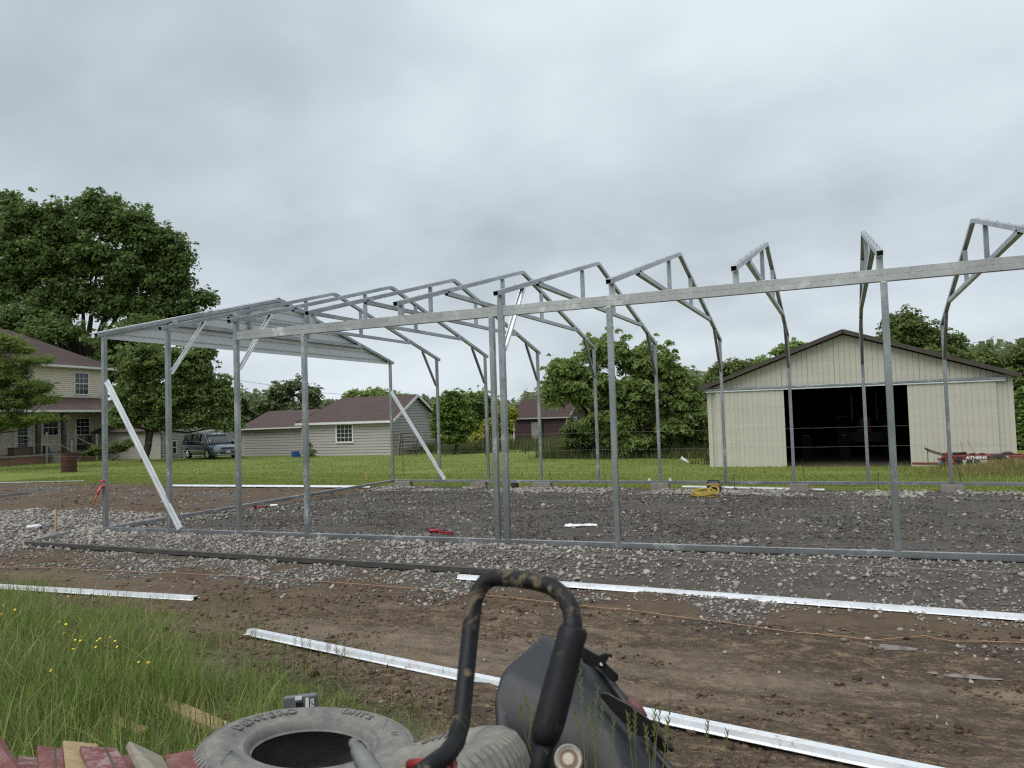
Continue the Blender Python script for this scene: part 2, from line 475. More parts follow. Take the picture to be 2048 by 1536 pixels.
# ================================================================ THE SETTING: ground, lawn
def ground_mat():
    t = NT('yard_ground')
    at_ = t.n("ShaderNodeVertexColor", layer_name='mask')
    sp = t.n("ShaderNodeSeparateColor", {0: at_.outputs[0]})
    gr, gs, mud = sp.outputs[0], sp.outputs[1], sp.outputs[2]
    vec = t.pos()
    nb = t.noise(.8, 4, .6, vec); nm_ = t.noise(6, 5, .65, vec); nf = t.noise(38, 4, .7, vec); nff = t.noise(140, 3, .7, vec)
    vor = t.n("ShaderNodeTexVoronoi", {'Vector': vec, 'Scale': 42.0, 'Randomness': 1.0})
    vor2 = t.n("ShaderNodeTexVoronoi", {'Vector': vec, 'Scale': 19.0, 'Randomness': 1.0})
    # bare soil
    dirt = t.mix(t.ramp(nm_, .32, .7), (.122, .078, .044), (.060, .039, .023))
    dirt = t.mix(t.ramp(nb, .35, .7, 0, .65), dirt, (.140, .100, .062))
    dirt = t.mix(t.ramp(nff, .45, .75, 0, .55), dirt, (.045, .032, .024))
    # smeared clay of the wheel tracks
    clay = t.mix(t.ramp(nm_, .35, .65), (.270, .190, .120), (.155, .106, .066))
    zone = t.noise(.9, 3, .6, t.pos((.35, 1.5, 1)), .4)
    s1 = t.noise(30, 6, .85, t.pos((.8, 1.3, 1)), .3); s2 = t.noise(7, 6, .8, t.pos((.8, 1.4, 1)), .3)
    strk = t.math('ADD', t.math('MULTIPLY', s1, .55), t.math('MULTIPLY', s2, .45))
    wv = t.n("ShaderNodeVectorMath", {0: t.pos((.75, 1.5, 1)), 1: t.n("ShaderNodeVectorMath", {0: t.n("ShaderNodeTexNoise", {'Vector': vec, 'Scale': 5.0, 'Detail': 4.0}).outputs['Color'], 'Scale': .35}, operation='SCALE').outputs[0]}, operation='ADD').outputs[0]
    ed = t.n("ShaderNodeTexVoronoi", {'Vector': wv, 'Scale': 8.0}, feature='DISTANCE_TO_EDGE').outputs['Distance']
    line = t.math('MULTIPLY', t.ramp(ed, .02, .10, 1, 0), t.ramp(s2, .42, .58))
    cr_ = t.math('MULTIPLY', t.math('MAXIMUM', t.ramp(strk, .48, .62), line), t.ramp(zone, .36, .56, .18, 1))
    clay = t.mix(t.math('MULTIPLY', cr_, .8), clay, (.066, .046, .033))
    clay = t.mix(t.ramp(t.noise(2.1, 4, .65, vec), .5, .68, 0, .5), clay, (.125, .088, .058))
    clay = t.mix(t.ramp(nff, .46, .68, 0, .5), clay, (.075, .052, .034)); clay = t.mix(t.ramp(nf, .56, .72, 0, .4), clay, (.30, .22, .145))
    col = t.mix(mud, dirt, clay)
    # crushed stone fines with pale chips
    fine = t.mix(t.ramp(nm_, .3, .72), (.128, .114, .100), (.052, .045, .039))
    fine = t.mix(t.ramp(nff, .5, .7, 0, .7), fine, (.022, .02, .018)); fine = t.mix(t.ramp(nf, .55, .72, 0, .6), fine, (.17, .16, .148))
    fine = t.mix(t.ramp(nb, .4, .75, 0, .5), fine, (.095, .076, .058))
    chips = t.ramp(vor.outputs['Distance'], .10, .22, 1, 0)
    sel = t.ramp(t.n("ShaderNodeSeparateColor", {0: vor.outputs['Color']}).outputs[0], 0.45, .5)
    chips = t.math('MULTIPLY', chips, sel)
    fine = t.mix(t.math('MULTIPLY', chips, .8), fine, t.mix(t.n("ShaderNodeSeparateColor", {0: vor.outputs['Color']}).outputs[1], (.30, .285, .265), (.15, .14, .13)))
    stone = t.mix(t.n("ShaderNodeSeparateColor", {0: vor2.outputs['Color']}).outputs[0], (.31, .295, .27), (.15, .14, .13))
    stone = t.mix(t.ramp(vor2.outputs['Distance'], .3, .62), stone, (.05, .045, .04))
    gsel = t.ramp(gr, .0, .5); col = t.mix(gsel, col, fine)
    col = t.mix(t.math('MULTIPLY', t.math('MULTIPLY', t.ramp(gr, .55, .9), t.ramp(nm_, .3, .5)), .22), col, stone)
    # thatch under grass
    turf = t.mix(t.ramp(nm_, .3, .7), (.12, .13, .042), (.075, .08, .03)); turf = t.mix(t.ramp(nf, .42, .68, 0, .8), turf, (.12, .092, .055))
    col = t.mix(t.ramp(t.math('ADD', gs, t.math('MULTIPLY', t.math('SUBTRACT', nf, .5), .8)), .35, .65), col, turf)
    h = t.math('ADD', t.math('MULTIPLY', nm_, .5), t.math('ADD', t.math('MULTIPLY', nf, .35), t.math('MULTIPLY', nff, .12)))
    h = t.math('ADD', h, t.math('MULTIPLY', t.math('MULTIPLY', chips, gsel), .35))
    h = t.math('SUBTRACT', h, t.math('MULTIPLY', t.math('MULTIPLY', cr_, mud), .45))
    rough = t.math('SUBTRACT', .93, t.math('MULTIPLY', t.math('MULTIPLY', mud, t.ramp(zone, .55, .40)), .5))
    t.pbr(col, rough, 0, t.bump(h, 1.0, .06), .45)
    return t.m
M['yard'] = ground_mat()
def lawn_mat():
    t = NT('mown_lawn'); vec = t.pos()
    a = t.noise(.35, 4, .6, vec); b = t.noise(5, 4, .65, vec); c = t.noise(30, 3, .7, vec); s = t.noise(1.4, 3, .6, t.pos((.12, 1.7, 1)))
    col = t.mix(t.ramp(b, .3, .7), (.170, .215, .045), (.11, .15, .032)); col = t.mix(t.ramp(a, .35, .7, 0, .6), col, (.215, .24, .058))
    col = t.mix(t.ramp(s, .45, .7, 0, .55), col, (.06, .098, .02)); col = t.mix(t.ramp(c, .5, .8, 0, .4), col, (.17, .17, .06))
    t.pbr(col, .9, 0, t.bump(c, .7, .05), .2); return t.m
M['lawn'] = lawn_mat()

def mask_at(x, y):
    n1 = fbm(x * 1.3, y * 1.3, 4); n2 = fbm(x * 4, y * 4, 3)
    g = np.zeros_like(x)
    inside = sstep(-.35, .1, x) * sstep(-.2, .1, y) * (1 - sstep(9.2, 9.45, y + (n2 - .5) * .4))
    g = np.maximum(g, inside * .5)
    bank = sstep(-1.25, -.55, y + (n1 - .5) * .5) * (1 - sstep(.1, .5, y + (n2 - .5) * .6)) * sstep(-2.5, -1.0, x)
    g = np.maximum(g, bank)
    apron = sstep(-1.1, -.4, y + (n1 - .5) * .6) * (1 - sstep(2.4, 3.3, y + (n1 - .5) * 1.4)) * (1 - sstep(-.2, 1.0, x))
    g = np.maximum(g, apron)
    far = sstep(7.6, 8.1, y + (n2 - .5) * .7) * (1 - sstep(9.2, 9.5, y + (n2 - .5) * .35)) * sstep(-.6, .2, x)
    g = np.maximum(g, far)
    strip = sstep(-2.5, -1.2, y + (n1 - .5) * 1.5) * (1 - sstep(-1.2, -.6, y)) * sstep(.42, .6, n1) * .75
    g = np.maximum(g, strip)
    lefts = sstep(3.0, 6.5, y) * (1 - sstep(7.5, 9, y)) * (1 - sstep(-2.0, .0, x)) * sstep(.5, .66, n1) * .6
    g = np.maximum(g, lefts)
    mud = sstep(-1.7, -2.5, y + (n1 - .5) * .8) * sstep(5.0, 9.0, x + (n1 - .5) * 3)
    mud = np.maximum(mud, .35 * sstep(-1.6, -2.4, y) * (1 - sstep(5, 9, x)))
    gs = sstep(9.30, 9.55, y + (n2 - .5) * .35)
    e = grass_edge_y(x)
    gs = np.maximum(gs, sstep(.0, -.6, y - e + (n1 - .5) * 1.3))
    return np.clip(g, 0, 1), np.clip(gs, 0, 1), np.clip(mud, 0, 1)

gx = np.concatenate([np.arange(-24, -3, .16), np.arange(-3, 15.5, .06), np.arange(15.5, 26.1, .25)])
gy = np.concatenate([np.arange(-12, -7, .25), np.arange(-7, 1.2, .06), np.arange(1.2, 9.82, .085)])
GX, GY = np.meshgrid(gx, gy)
GZ = height(GX, GY)
mr, mg, mb_ = mask_at(GX, GY)
nx_, ny_ = len(gx), len(gy)
idx = np.arange(nx_ * ny_).reshape(ny_, nx_)
quads = np.stack([idx[:-1, :-1], idx[:-1, 1:], idx[1:, 1:], idx[1:, :-1]], -1).reshape(-1, 4)
def qm(a):
    return (a[:-1, :-1] + a[1:, 1:]).reshape(-1) * .5
cls = np.where(qm(mg) > .5, 2, np.where((qm(mr) > .28) & (qm(GY) > -1.35), 1, 0))
GV = np.stack([GX, GY, GZ], -1).reshape(-1, 3); GM = np.stack([mr, mg, mb_, np.ones_like(mr)], -1).reshape(-1, 4)
PADOBJ = None
for c, nm, lb in ((0, 'dirt_yard', 'bare brown soil with wheel tracks in front of and beside the steel frame'), (1, 'gravel_pad', 'crushed stone building pad inside and around the steel frame'), (2, 'grass_verge', 'strip of soil under the rough grass at the yard edge')):
    q = quads[cls == c]
    used, inv = np.unique(q.ravel(), return_inverse=True)
    me = np_mesh(nm, GV[used], inv, 4)
    a = me.color_attributes.new('mask', 'FLOAT_COLOR', 'POINT'); a.data.foreach_set('color', GM[used].astype(np.float32).ravel())
    o = link(nm, me, M['yard'], None, True); tag(o, lb, kind='structure')
    if c == 1:
        PADOBJ = o
# the lawn: one sheet to the horizon
lx = np.array([-3000, -600, -200, -100, -60, -40, -20, 0, 20, 40, 60, 100, 200, 600, 3000.])
ly = np.array([-3000, -200, -14, 9.3, 9.6, 14, 20, 30, 45, 60, 79.5, 120, 250, 600, 1500, 4000.])
LX, LY = np.meshgrid(lx, ly)
LZ = np.where(LY < 9.5, -.42, -.25 - .014 * np.clip(LY - 9.5, 0, 70) - .004)
li = np.arange(LX.size).reshape(LX.shape)
lq = np.stack([li[:-1, :-1], li[:-1, 1:], li[1:, 1:], li[1:, :-1]], -1).reshape(-1)
tag(link('lawn', np_mesh('lawn', np.stack([LX, LY, LZ], -1).reshape(-1, 3), lq, 4), M['lawn']), 'mown green lawn running back to the houses and barn', kind='structure')

# ---------------------------------------------------------------- gravel
def stone_mat():
    t = NT('limestone_gravel'); r = t.island()
    c = t.mix(r, (.46, .43, .385), (.16, .145, .128)); c = t.mix(t.ramp(t.math('FRACT', t.math('MULTIPLY', r, 37.7)), .75, .95, 0, .7), c, (.10, .088, .078))
    n = t.noise(45, 4, .65, t.pos()); c = t.mix(t.ramp(n, .4, .75, 0, .45), c, (.11, .092, .075))
    t.pbr(c, .92, 0, t.bump(n, .5, .01), .3); return t.m
M['stone'] = stone_mat()
def big_stone_mat():
    t = NT('limestone_lump'); r = t.n("ShaderNodeObjectInfo").outputs['Random']
    c = t.mix(r, (.36, .34, .31), (.17, .158, .142)); n = t.noise(40, 4, .65, t.pos()); c = t.mix(t.ramp(n, .4, .75, 0, .5), c, (.13, .11, .09))
    t.pbr(c, .92, 0, t.bump(n, .6, .012), .3); return t.m
M['big_stone'] = big_stone_mat()
_p = (1 + 5 ** .5) / 2
ICO = np.array([(-1, _p, 0), (1, _p, 0), (-1, -_p, 0), (1, -_p, 0), (0, -1, _p), (0, 1, _p), (0, -1, -_p), (0, 1, -_p), (_p, 0, -1), (_p, 0, 1), (-_p, 0, -1), (-_p, 0, 1)], float)
ICO /= np.linalg.norm(ICO[0])
ICF = np.array([(0, 11, 5), (0, 5, 1), (0, 1, 7), (0, 7, 10), (0, 10, 11), (1, 5, 9), (5, 11, 4), (11, 10, 2), (10, 7, 6), (7, 1, 8), (3, 9, 4), (3, 4, 2), (3, 2, 6), (3, 6, 8), (3, 8, 9), (4, 9, 5), (2, 4, 11), (6, 2, 10), (8, 6, 7), (9, 8, 1)])
def stones(xy, size, sink=.35, lift=None):
    n = len(xy); x, y = xy[:, 0], xy[:, 1]
    z = height(x, y) + size * (.5 - sink)
    if lift is not None:
        z = z + lift
    s = size[:, None] * .5 * RS.uniform(.62, 1.25, (n, 3)) * np.array([1, 1, .72])
    v = ICO[None] * (1 + RS.uniform(-.36, .30, (n, 12, 1))) * s[:, None, :]
    a = RS.uniform(0, 6.283, n); b = RS.normal(0, .45, n)
    ca, sa, cb, sb = np.cos(a)[:, None], np.sin(a)[:, None], np.cos(b)[:, None], np.sin(b)[:, None]
    X, Y, Z = v[..., 0], v[..., 1], v[..., 2]
    Y, Z = Y * cb - Z * sb, Y * sb + Z * cb
    X, Y = X * ca - Y * sa, X * sa + Y * ca
    v = np.stack([X + x[:, None], Y + y[:, None], Z + z[:, None]], -1).reshape(-1, 3)
    f = (ICF[None] + (np.arange(n) * 12)[:, None, None]).reshape(-1)
    return v, f
OCT = np.array([(1, 0, 0), (0, 1, 0), (-1, 0, 0), (0, -1, 0), (.1, -.1, 1), (-.1, .1, -.8)], float)
OCF = np.array([(0, 1, 4), (1, 2, 4), (2, 3, 4), (3, 0, 4), (1, 0, 5), (2, 1, 5), (3, 2, 5), (0, 3, 5)])
def chips_(xy, size, sink=.35, flat=.72):                 # small eight-sided chips
    n = len(xy); x, y = xy[:, 0], xy[:, 1]; z = height(x, y) + size * (.5 - sink)
    s = size[:, None] * .58 * RS.uniform(.6, 1.3, (n, 3)) * np.array([1, 1, flat])
    v = OCT[None] * (1 + RS.uniform(-.35, .35, (n, 6, 1))) * s[:, None, :] + RS.normal(0, .12, (n, 6, 3)) * size[:, None, None]
    a = RS.uniform(0, 6.283, n); b = RS.normal(0, .5, n); ca, sa, cb, sb = np.cos(a)[:, None], np.sin(a)[:, None], np.cos(b)[:, None], np.sin(b)[:, None]
    X, Y, Z = v[..., 0], v[..., 1], v[..., 2]; Y, Z = Y * cb - Z * sb, Y * sb + Z * cb; X, Y = X * ca - Y * sa, X * sa + Y * ca
    return np.stack([X + x[:, None], Y + y[:, None], Z + z[:, None]], -1).reshape(-1, 3), (OCF[None] + (np.arange(n) * 6)[:, None, None]).reshape(-1)
def scatter(n, x0, x1, y0, y1, dens):
    x = RS.uniform(x0, x1, n); y = RS.uniform(y0, y1, n)
    k = RS.rand(n) < dens(x, y); return np.stack([x[k], y[k]], -1)
parts = []
def bankd(x, y):
    n1 = fbm(x * 1.3, y * 1.3, 3); return sstep(-1.0, -.6, y + (n1 - .5) * .6) * (1 - .85 * sstep(-.08, .25, y)) * sstep(-1.6, -.3, x) * (.35 + .65 * sstep(.36, .52, fbm(x * 1.5 + 4, y * 2.2, 3))) * (1 - .72 * sstep(6, 10.5, x))
p = scatter(20000, -1.6, 15.5, -1.3, .5, bankd); parts.append((p, np.clip(RS.lognormal(-3.3, .42, len(p)), .016, .095), .4))
p = scatter(30000, -1.2, 15.5, -1.6, 1.0, lambda x, y: bankd(x, y) * .5 + .4 * (1 - sstep(.3, 1, y)) * sstep(.38, .6, fbm(x * 2 + 1, y * 2, 3))); parts.append((p, RS.uniform(.012, .038, len(p)), .3))
p = scatter(13000, -9, 1.2, -1.2, 4.0, lambda x, y: mask_at(x, y)[0] * (1 - sstep(-.1, 1.2, x) * .9)); parts.append((p, np.clip(RS.lognormal(-3.0, .32, len(p)), .025, .10), .3))
p = scatter(11000, -.2, 16.5, 7.7, 9.5, lambda x, y: mask_at(x, y)[0] * sstep(.28, .5, fbm(x * 1.1, y * 1.1, 2)) * sstep(7.7, 8.4, y + .4 * fbm(x, y, 2))); parts.append((p, np.clip(RS.lognormal(-2.9, .35, len(p)), .03, .13), .3))
p = scatter(9000, .1, 16, .3, 8.2, lambda x, y: sstep(.40, .70, fbm(x * .9 + 3, y * 1.5, 3))); parts.append((p, np.clip(RS.lognormal(-3.5, .45, len(p)), .012, .12), .42))
p = scatter(12000, -2, 15, -2.6, -.9, lambda x, y: np.clip(mask_at(x, y)[0] * 1.3, .03, 1)); parts.append((p, np.clip(RS.lognormal(-3.5, .35, len(p)), .012, .07), .35))
p = scatter(1500, -1, 15, -5.4, -2.2, lambda x, y: sstep(.5, .7, fbm(x * 1.7 + 30, y * 1.7, 2)) * .5); parts.append((p, np.clip(RS.lognormal(-3.8, .4, len(p)), .01, .05), .4))
p = scatter(5000, -16, 0, 2.5, 9.2, lambda x, y: np.clip(mask_at(x, y)[0] * 1.2, .05, 1)); parts.append((p, np.clip(RS.lognormal(-3.1, .4, len(p)), .02, .10), .4))
vv, ff, o_ = [], [], 0
for p, s, sk_ in parts:
    for m_ in (s >= .03, s < .03):
        if m_.any():
            v, f = (stones if m_[np.argmax(m_)] and s[np.argmax(m_)] >= .03 else chips_)(p[m_], s[m_], sk_); vv.append(v); ff.append(f + o_); o_ += len(v)
def fines_mat():
    t = NT('crushed_stone'); r = t.island(); c = t.mix(t.ramp(r, .55, .95), (.062, .055, .048), (.24, .225, .20)); n = t.noise(45, 4, .65, t.pos()); c = t.mix(t.ramp(n, .4, .75, 0, .5), c, (.045, .038, .031))
    t.pbr(c, .92, 0, None, .3); return t.m
p = scatter(52000, .1, 15.6, .25, 8.4, lambda x, y: .12 + .88 * sstep(.38, .62, fbm(x * 1.1 + 3, y * 2.0, 3))); v, f = chips_(p, np.clip(RS.lognormal(-4.0, .45, len(p)), .008, .04), .35)
tag(link('crushed_stone', np_mesh('crushed_stone', v, f, 3), fines_mat()), 'dark crushed stone chips trodden into the pad inside the frame', kind='stuff')
g = link('loose_gravel', np_mesh('loose_gravel', np.concatenate(vv), np.concatenate(ff), 3), M['stone'])
tag(g, 'loose grey limestone gravel spread over the pad and its banks', kind='stuff')
# the largest stones, each one by itself on the pad
vars_ = []
for k in range(6):
    t_ = bpy.data.meshes.new('stone')
    import bmesh
    bm = bmesh.new(); bmesh.ops.create_icosphere(bm, subdivisions=2, radius=.5)
    pl = [(nrm(RS.normal(0, 1, 3)), RS.uniform(.30, .45)) for _ in range(9)]
    for v_ in bm.verts:
        q = np.array(v_.co)
        for nn_, d_ in pl:
            e_ = q @ nn_ - d_
            if e_ > 0:
                q = q - nn_ * e_
        v_.co = q
    bm.to_mesh(t_); bm.free(); t_.materials.append(M['big_stone']); vars_.append(t_)
cand = []
for n_, x0, x1, y0, y1 in ((80, 0, 14, -.95, -.3), (40, .3, 15, .4, 7.8), (50, .3, 15, 8.0, 9.2), (30, 1, 13, -2.4, -1.2), (20, -5, -.3, -.6, 2.5)):
    for _ in range(n_):
        cand.append((RS.uniform(x0, x1), RS.uniform(y0, y1)))
for x, y in cand:
    s = RS.uniform(.05, .10) * (1.0 if y < 0 else 1.1)
    if y < -1.1:
        s *= .65
    o = bpy.data.objects.new('stone', vars_[RS.randint(6)]); COL.objects.link(o)
    o.scale = (s * RS.uniform(.8, 1.2), s * RS.uniform(.7, 1.1), s * RS.uniform(.55, .8)); o.rotation_euler = (RS.normal(0, .25), RS.normal(0, .25), RS.uniform(0, 6.28))
    o.location = (x, y, gz(x, y) + s * .12); o.parent = PADOBJ

# clods of soil thrown up along the wheel tracks
def soil_mat():
    t = NT('soil_clods'); r = t.island(); c = t.mix(r, (.165, .110, .065), (.055, .036, .022)); n = t.noise(60, 4, .7, t.pos()); c = t.mix(t.ramp(n, .45, .7, 0, .6), c, (.03, .021, .015))
    t.pbr(c, .9, 0, t.bump(n, .5, .01), .3); return t.m
M['soil'] = soil_mat()
vv, ff, o_ = [], [], 0
for n_, x0, x1, y0, y1, sz, dn in ((15000, 3.5, 14, -5.6, -1.7, -4.0, lambda x, y: sstep(.46, .62, fbm(x * 1.1, y * 3.2 + .3 * x, 4))), (6000, -1, 8, -3.6, -1.0, -4.2, lambda x, y: sstep(.45, .66, fbm(x * 1.4 + 7, y * 2.4, 3))), (7000, -14, 0, 2.5, 9.3, -3.6, lambda x, y: sstep(.42, .6, fbm(x * 1.1, y * 1.5, 3)) * (1 - mask_at(x, y)[0])), (9000, .2, 16, .4, 8.4, -3.9, lambda x, y: sstep(.5, .66, fbm(x * 1.2 + 20, y * 2.0, 3)))):
    p = scatter(n_, x0, x1, y0, y1, dn); v, f = chips_(p, np.clip(RS.lognormal(sz, .5, len(p)), .006, .075), .42, .6); vv.append(v); ff.append(f + o_); o_ += len(v)
tag(link('soil_clods', np_mesh('soil_clods', np.concatenate(vv), np.concatenate(ff), 3), M['soil']), 'loose clods of wet brown soil along the wheel tracks', kind='stuff')
# shallow puddles in the tracks
pm = NT('muddy_water'); pm.pbr(pm.mix(pm.ramp(pm.noise(3, 3, .6, pm.pos()), .3, .7), (.12, .09, .065), (.16, .125, .095)), .06, 0, None, .5); pm = pm.m
for px_, py_, rx, ry, lb in ((1772, 1295, .26, .07, 'small puddle in the mud just below the orange cord at the right'), (1930, 1352, .22, .05, 'shallow wet patch in the wheel track near the right edge')):
    q = gpix(px_, py_); ring = []
    for k in range(28):
        a_ = 2 * math.pi * k / 28; rr = .7 + .6 * float(fbm(np.array([math.cos(a_) * 1.5 + px_]), np.array([math.sin(a_) * 1.5]), 3)[0]); ring.append((q[0] + math.cos(a_) * rx * rr, q[1] + math.sin(a_) * ry * rr))
    zs = height(np.array([r_[0] for r_ in ring] + [q[0]]), np.array([r_[1] for r_ in ring] + [q[1]])); zl = float(np.percentile(zs, 45)) + .004
    o = MB().add([(r_[0], r_[1], zl) for r_ in ring], [tuple(range(28))]).build('puddle', pm); tag(o, lb, kind='structure')

# ---------------------------------------------------------------- grass
def grass_mat(name, c1, c2, c3, tr=.35):
    t = NT(name); r = t.island(); n = t.noise(.9, 3, .6, t.pos())
    c = t.mix(r, c1, c2); c = t.mix(t.ramp(n, .42, .68, 0, .75), c, c3)
    c = t.mix(t.ramp(t.math('FRACT', t.math('MULTIPLY', r, 53.1)), .84, .88, 0, .85), c, (.36, .30, .15))
    d = t.n("ShaderNodeBsdfPrincipled", {'Base Color': c, 'Roughness': .55, 'Specular IOR Level': .25})
    tl = t.n("ShaderNodeBsdfTranslucent", {'Color': c}); mx = t.n("ShaderNodeMixShader", {0: tr, 1: d.outputs[0], 2: tl.outputs[0]})
    t.t.links.new(mx.outputs[0], t.out.inputs[0]); return t.m
M['grass'] = grass_mat('rough_grass', (.23, .305, .070), (.105, .18, .036), (.235, .275, .095))
M['lawn_blades'] = grass_mat('lawn_blades', (.225, .28, .062), (.13, .19, .038), (.27, .285, .08))
M['weeds'] = grass_mat('tall_weeds', (.095, .125, .045), (.055, .08, .028), (.12, .14, .055))
M['drygrass'] = grass_mat('dry_grass', (.36, .27, .13), (.24, .20, .08), (.16, .20, .05))
def blades(xy, z, h, wd, lean=.35, seg=2):
    n = len(xy); a = RS.uniform(0, 6.283, n); l = np.abs(RS.normal(0, lean, n)) * h
    dx, dy = np.cos(a), np.sin(a); px, py = -dy, dx
    rows = []
    ts = np.linspace(0, 1, seg + 1)
    for t in ts:
        cx = xy[:, 0] + dx * l * t * t; cy = xy[:, 1] + dy * l * t * t; cz = z + h * t * (1 - .25 * t * np.clip(l / h, 0, 1))
        wv = wd * .5 * (1 - t) ** .6
        if t < 1:
            rows.append(np.stack([cx - px * wv, cy - py * wv, cz], -1)); rows.append(np.stack([cx + px * wv, cy + py * wv, cz], -1))
        else:
            rows.append(np.stack([cx, cy, cz], -1))
    k = len(rows); v = np.stack(rows, 1).reshape(-1, 3); f = []
    for i in range(seg - 1):
        f += [(2 * i, 2 * i + 1, 2 * i + 3), (2 * i, 2 * i + 3, 2 * i + 2)]
    f.append((2 * seg - 2, 2 * seg - 1, 2 * seg))
    F_ = (np.array(f)[None] + (np.arange(n) * k)[:, None, None]).reshape(-1)
    return v, F_
def grass_obj(name, sets, mat, label):
    vs, fs, o = [], [], 0
    for v, f in sets:
        vs.append(v); fs.append(f + o); o += len(v)
    ob = link(name, np_mesh(name, np.concatenate(vs), np.concatenate(fs), 3), mat)
    tag(ob, label, kind='stuff'); return ob
def verge_d(x, y):
    e = grass_edge_y(x); n = fbm(x * 1.1, y * 1.1, 3)
    return sstep(.35, -.7, y - e + (n - .5) * 1.6)
def clumped(p, k=.55):
    return p + (fbm(p[:, :1] * 3, p[:, 1:] * 3, 2) - .5) * k
def P2(x, y):
    return np.stack([x, y], -1)
# rough grass in the foreground
sets = []
p = scatter(120000, -1.0, 9.7, -7.6, -2.2, lambda x, y: verge_d(x, y) * sstep(-7.9, -6.8, y) * (.15 + .85 * sstep(.38, .58, fbm(x * 2.6, y * 2.6, 3))))
e_ = sstep(.1, 1.7, grass_edge_y(p[:, 0]) - p[:, 1])
hh = (.05 + .25 * e_ * RS.uniform(.35, 1.25, len(p)) + .05 * RS.rand(len(p))) * (.7 + .6 * fbm(p[:, 0] * 2, p[:, 1] * 2, 2))
sets.append(blades(p, height(p[:, 0], p[:, 1]) - .01, hh, RS.uniform(.003, .0075, len(p)), .5, 3))
p = scatter(16000, -1.0, 9.4, -7.2, -2.6, lambda x, y: verge_d(x, y) * sstep(.3, 1.0, grass_edge_y(x) - y) * sstep(.4, .6, fbm(x * 1.5 + 8, y * 1.5, 2)))
sets.append(blades(p, height(p[:, 0], p[:, 1]) - .01, RS.uniform(.22, .50, len(p)), RS.uniform(.005, .012, len(p)), .5, 4))
p = scatter(30000, 2, 12.5, -6.6, -2.2, lambda x, y: .6 * sstep(.46, .66, fbm(x * 1.9 + 5, y * 1.9, 3)) * sstep(-.9, .5, grass_edge_y(x) + .35 - y))
sets.append(blades(p, height(p[:, 0], p[:, 1]) - .005, RS.uniform(.03, .13, len(p)), RS.uniform(.003, .007, len(p)), .8, 3))
# matted straw and low thatch between the blades
p = scatter(16000, -1.0, 9.9, -7.2, -2.4, lambda x, y: sstep(.5, -.5, y - grass_edge_y(x) + (fbm(x * 1.3, y * 1.3, 2) - .5) * 1.4))
straw = blades(p, height(p[:, 0], p[:, 1]) + .01 + .05 * RS.rand(len(p)), RS.uniform(.02, .07, len(p)), RS.uniform(.002, .005, len(p)), 3.0, 3)
grass_obj('dry_thatch', [straw], M['drygrass'], 'pale dead straw lying between the green blades of the rough grass')
grass_obj('rough_grass', sets, M['grass'], 'rough ungrazed grass with tall blades at the lower left of the yard')
# mown lawn blades, thinning out with distance
sets = []
p = scatter(100000, -19, 17.5, 9.25, 15, lambda x, y: sstep(9.22, 9.6, y + (fbm(x * 4, y * 4, 2) - .5) * .35) * (1 - .5 * sstep(10, 15, y)))
sets.append(blades(p, np.where(p[:, 1] < 9.7, height(p[:, 0], p[:, 1]), -.25 - .014 * (p[:, 1] - 9.5)) - .006, RS.uniform(.03, .075, len(p)) * (.7 + .7 * fbm(p[:, 0], p[:, 1], 2)), RS.uniform(.010, .020, len(p)), .5, 2))
p = scatter(65000, -42, 17.5, 15, 34, lambda x, y: (1 - .6 * sstep(18, 34, y)) * sstep(.2, .5, fbm(x * .7, y * .7, 3)))
sets.append(blades(p, -.25 - .014 * (p[:, 1] - 9.5) - .006, RS.uniform(.03, .07, len(p)), RS.uniform(.018, .036, len(p)), .5, 2))
grass_obj('lawn_grass', sets, M['lawn_blades'], 'short mown grass blades of the lawn behind the frame')
# tall weeds along the back fence
def weed_d(x, y):
    return sstep(.25, .5, fbm(x * .6, y * .6, 3))
def soft(x, x0, x1, k):
    return sstep(x0, x0 + k, x) * (1 - sstep(x1 - k, x1, x))
sets = []
for n_, x0, x1, y0, y1, h0, h1 in ((26000, -14.5, 6.5, 35, 47, .45, 1.15), (16000, -1.5, 7.2, 25.5, 33, .4, .95), (3000, -14.6, -8.0, 33.5, 36.5, .4, .9), (1500, 6.2, 7.2, 20, 27, .3, .7)):
    kx, ky = (x1 - x0) * .16, (y1 - y0) * .22
    p = scatter(int(n_ * 1.5), x0 - kx, x1 + kx * .3, y0 - ky * .6, y1 + ky, lambda x, y: weed_d(x, y) * soft(x + 1.2 * (fbm(y, x, 2) - .5), x0 - kx, x1 + kx * .3, kx) * soft(y + 1.6 * (fbm(x * .7, y, 2) - .5), y0 - ky * .6, y1 + ky, ky))
    sets.append(blades(p, -.25 - .014 * (p[:, 1] - 9.5) - .02, RS.uniform(h0 * .5, h1, len(p)) * (.45 + 1.0 * fbm(p[:, 0] * .9, p[:, 1] * .9, 3)) * (.4 + .6 * soft(p[:, 1], y0 - ky * .6, y1 + ky, ky * 1.5)), RS.uniform(.02, .045, len(p)), .3, 2))
grass_obj('tall_weeds', sets, M['weeds'], 'tall dark weeds growing along the back fence and round the walnut tree')
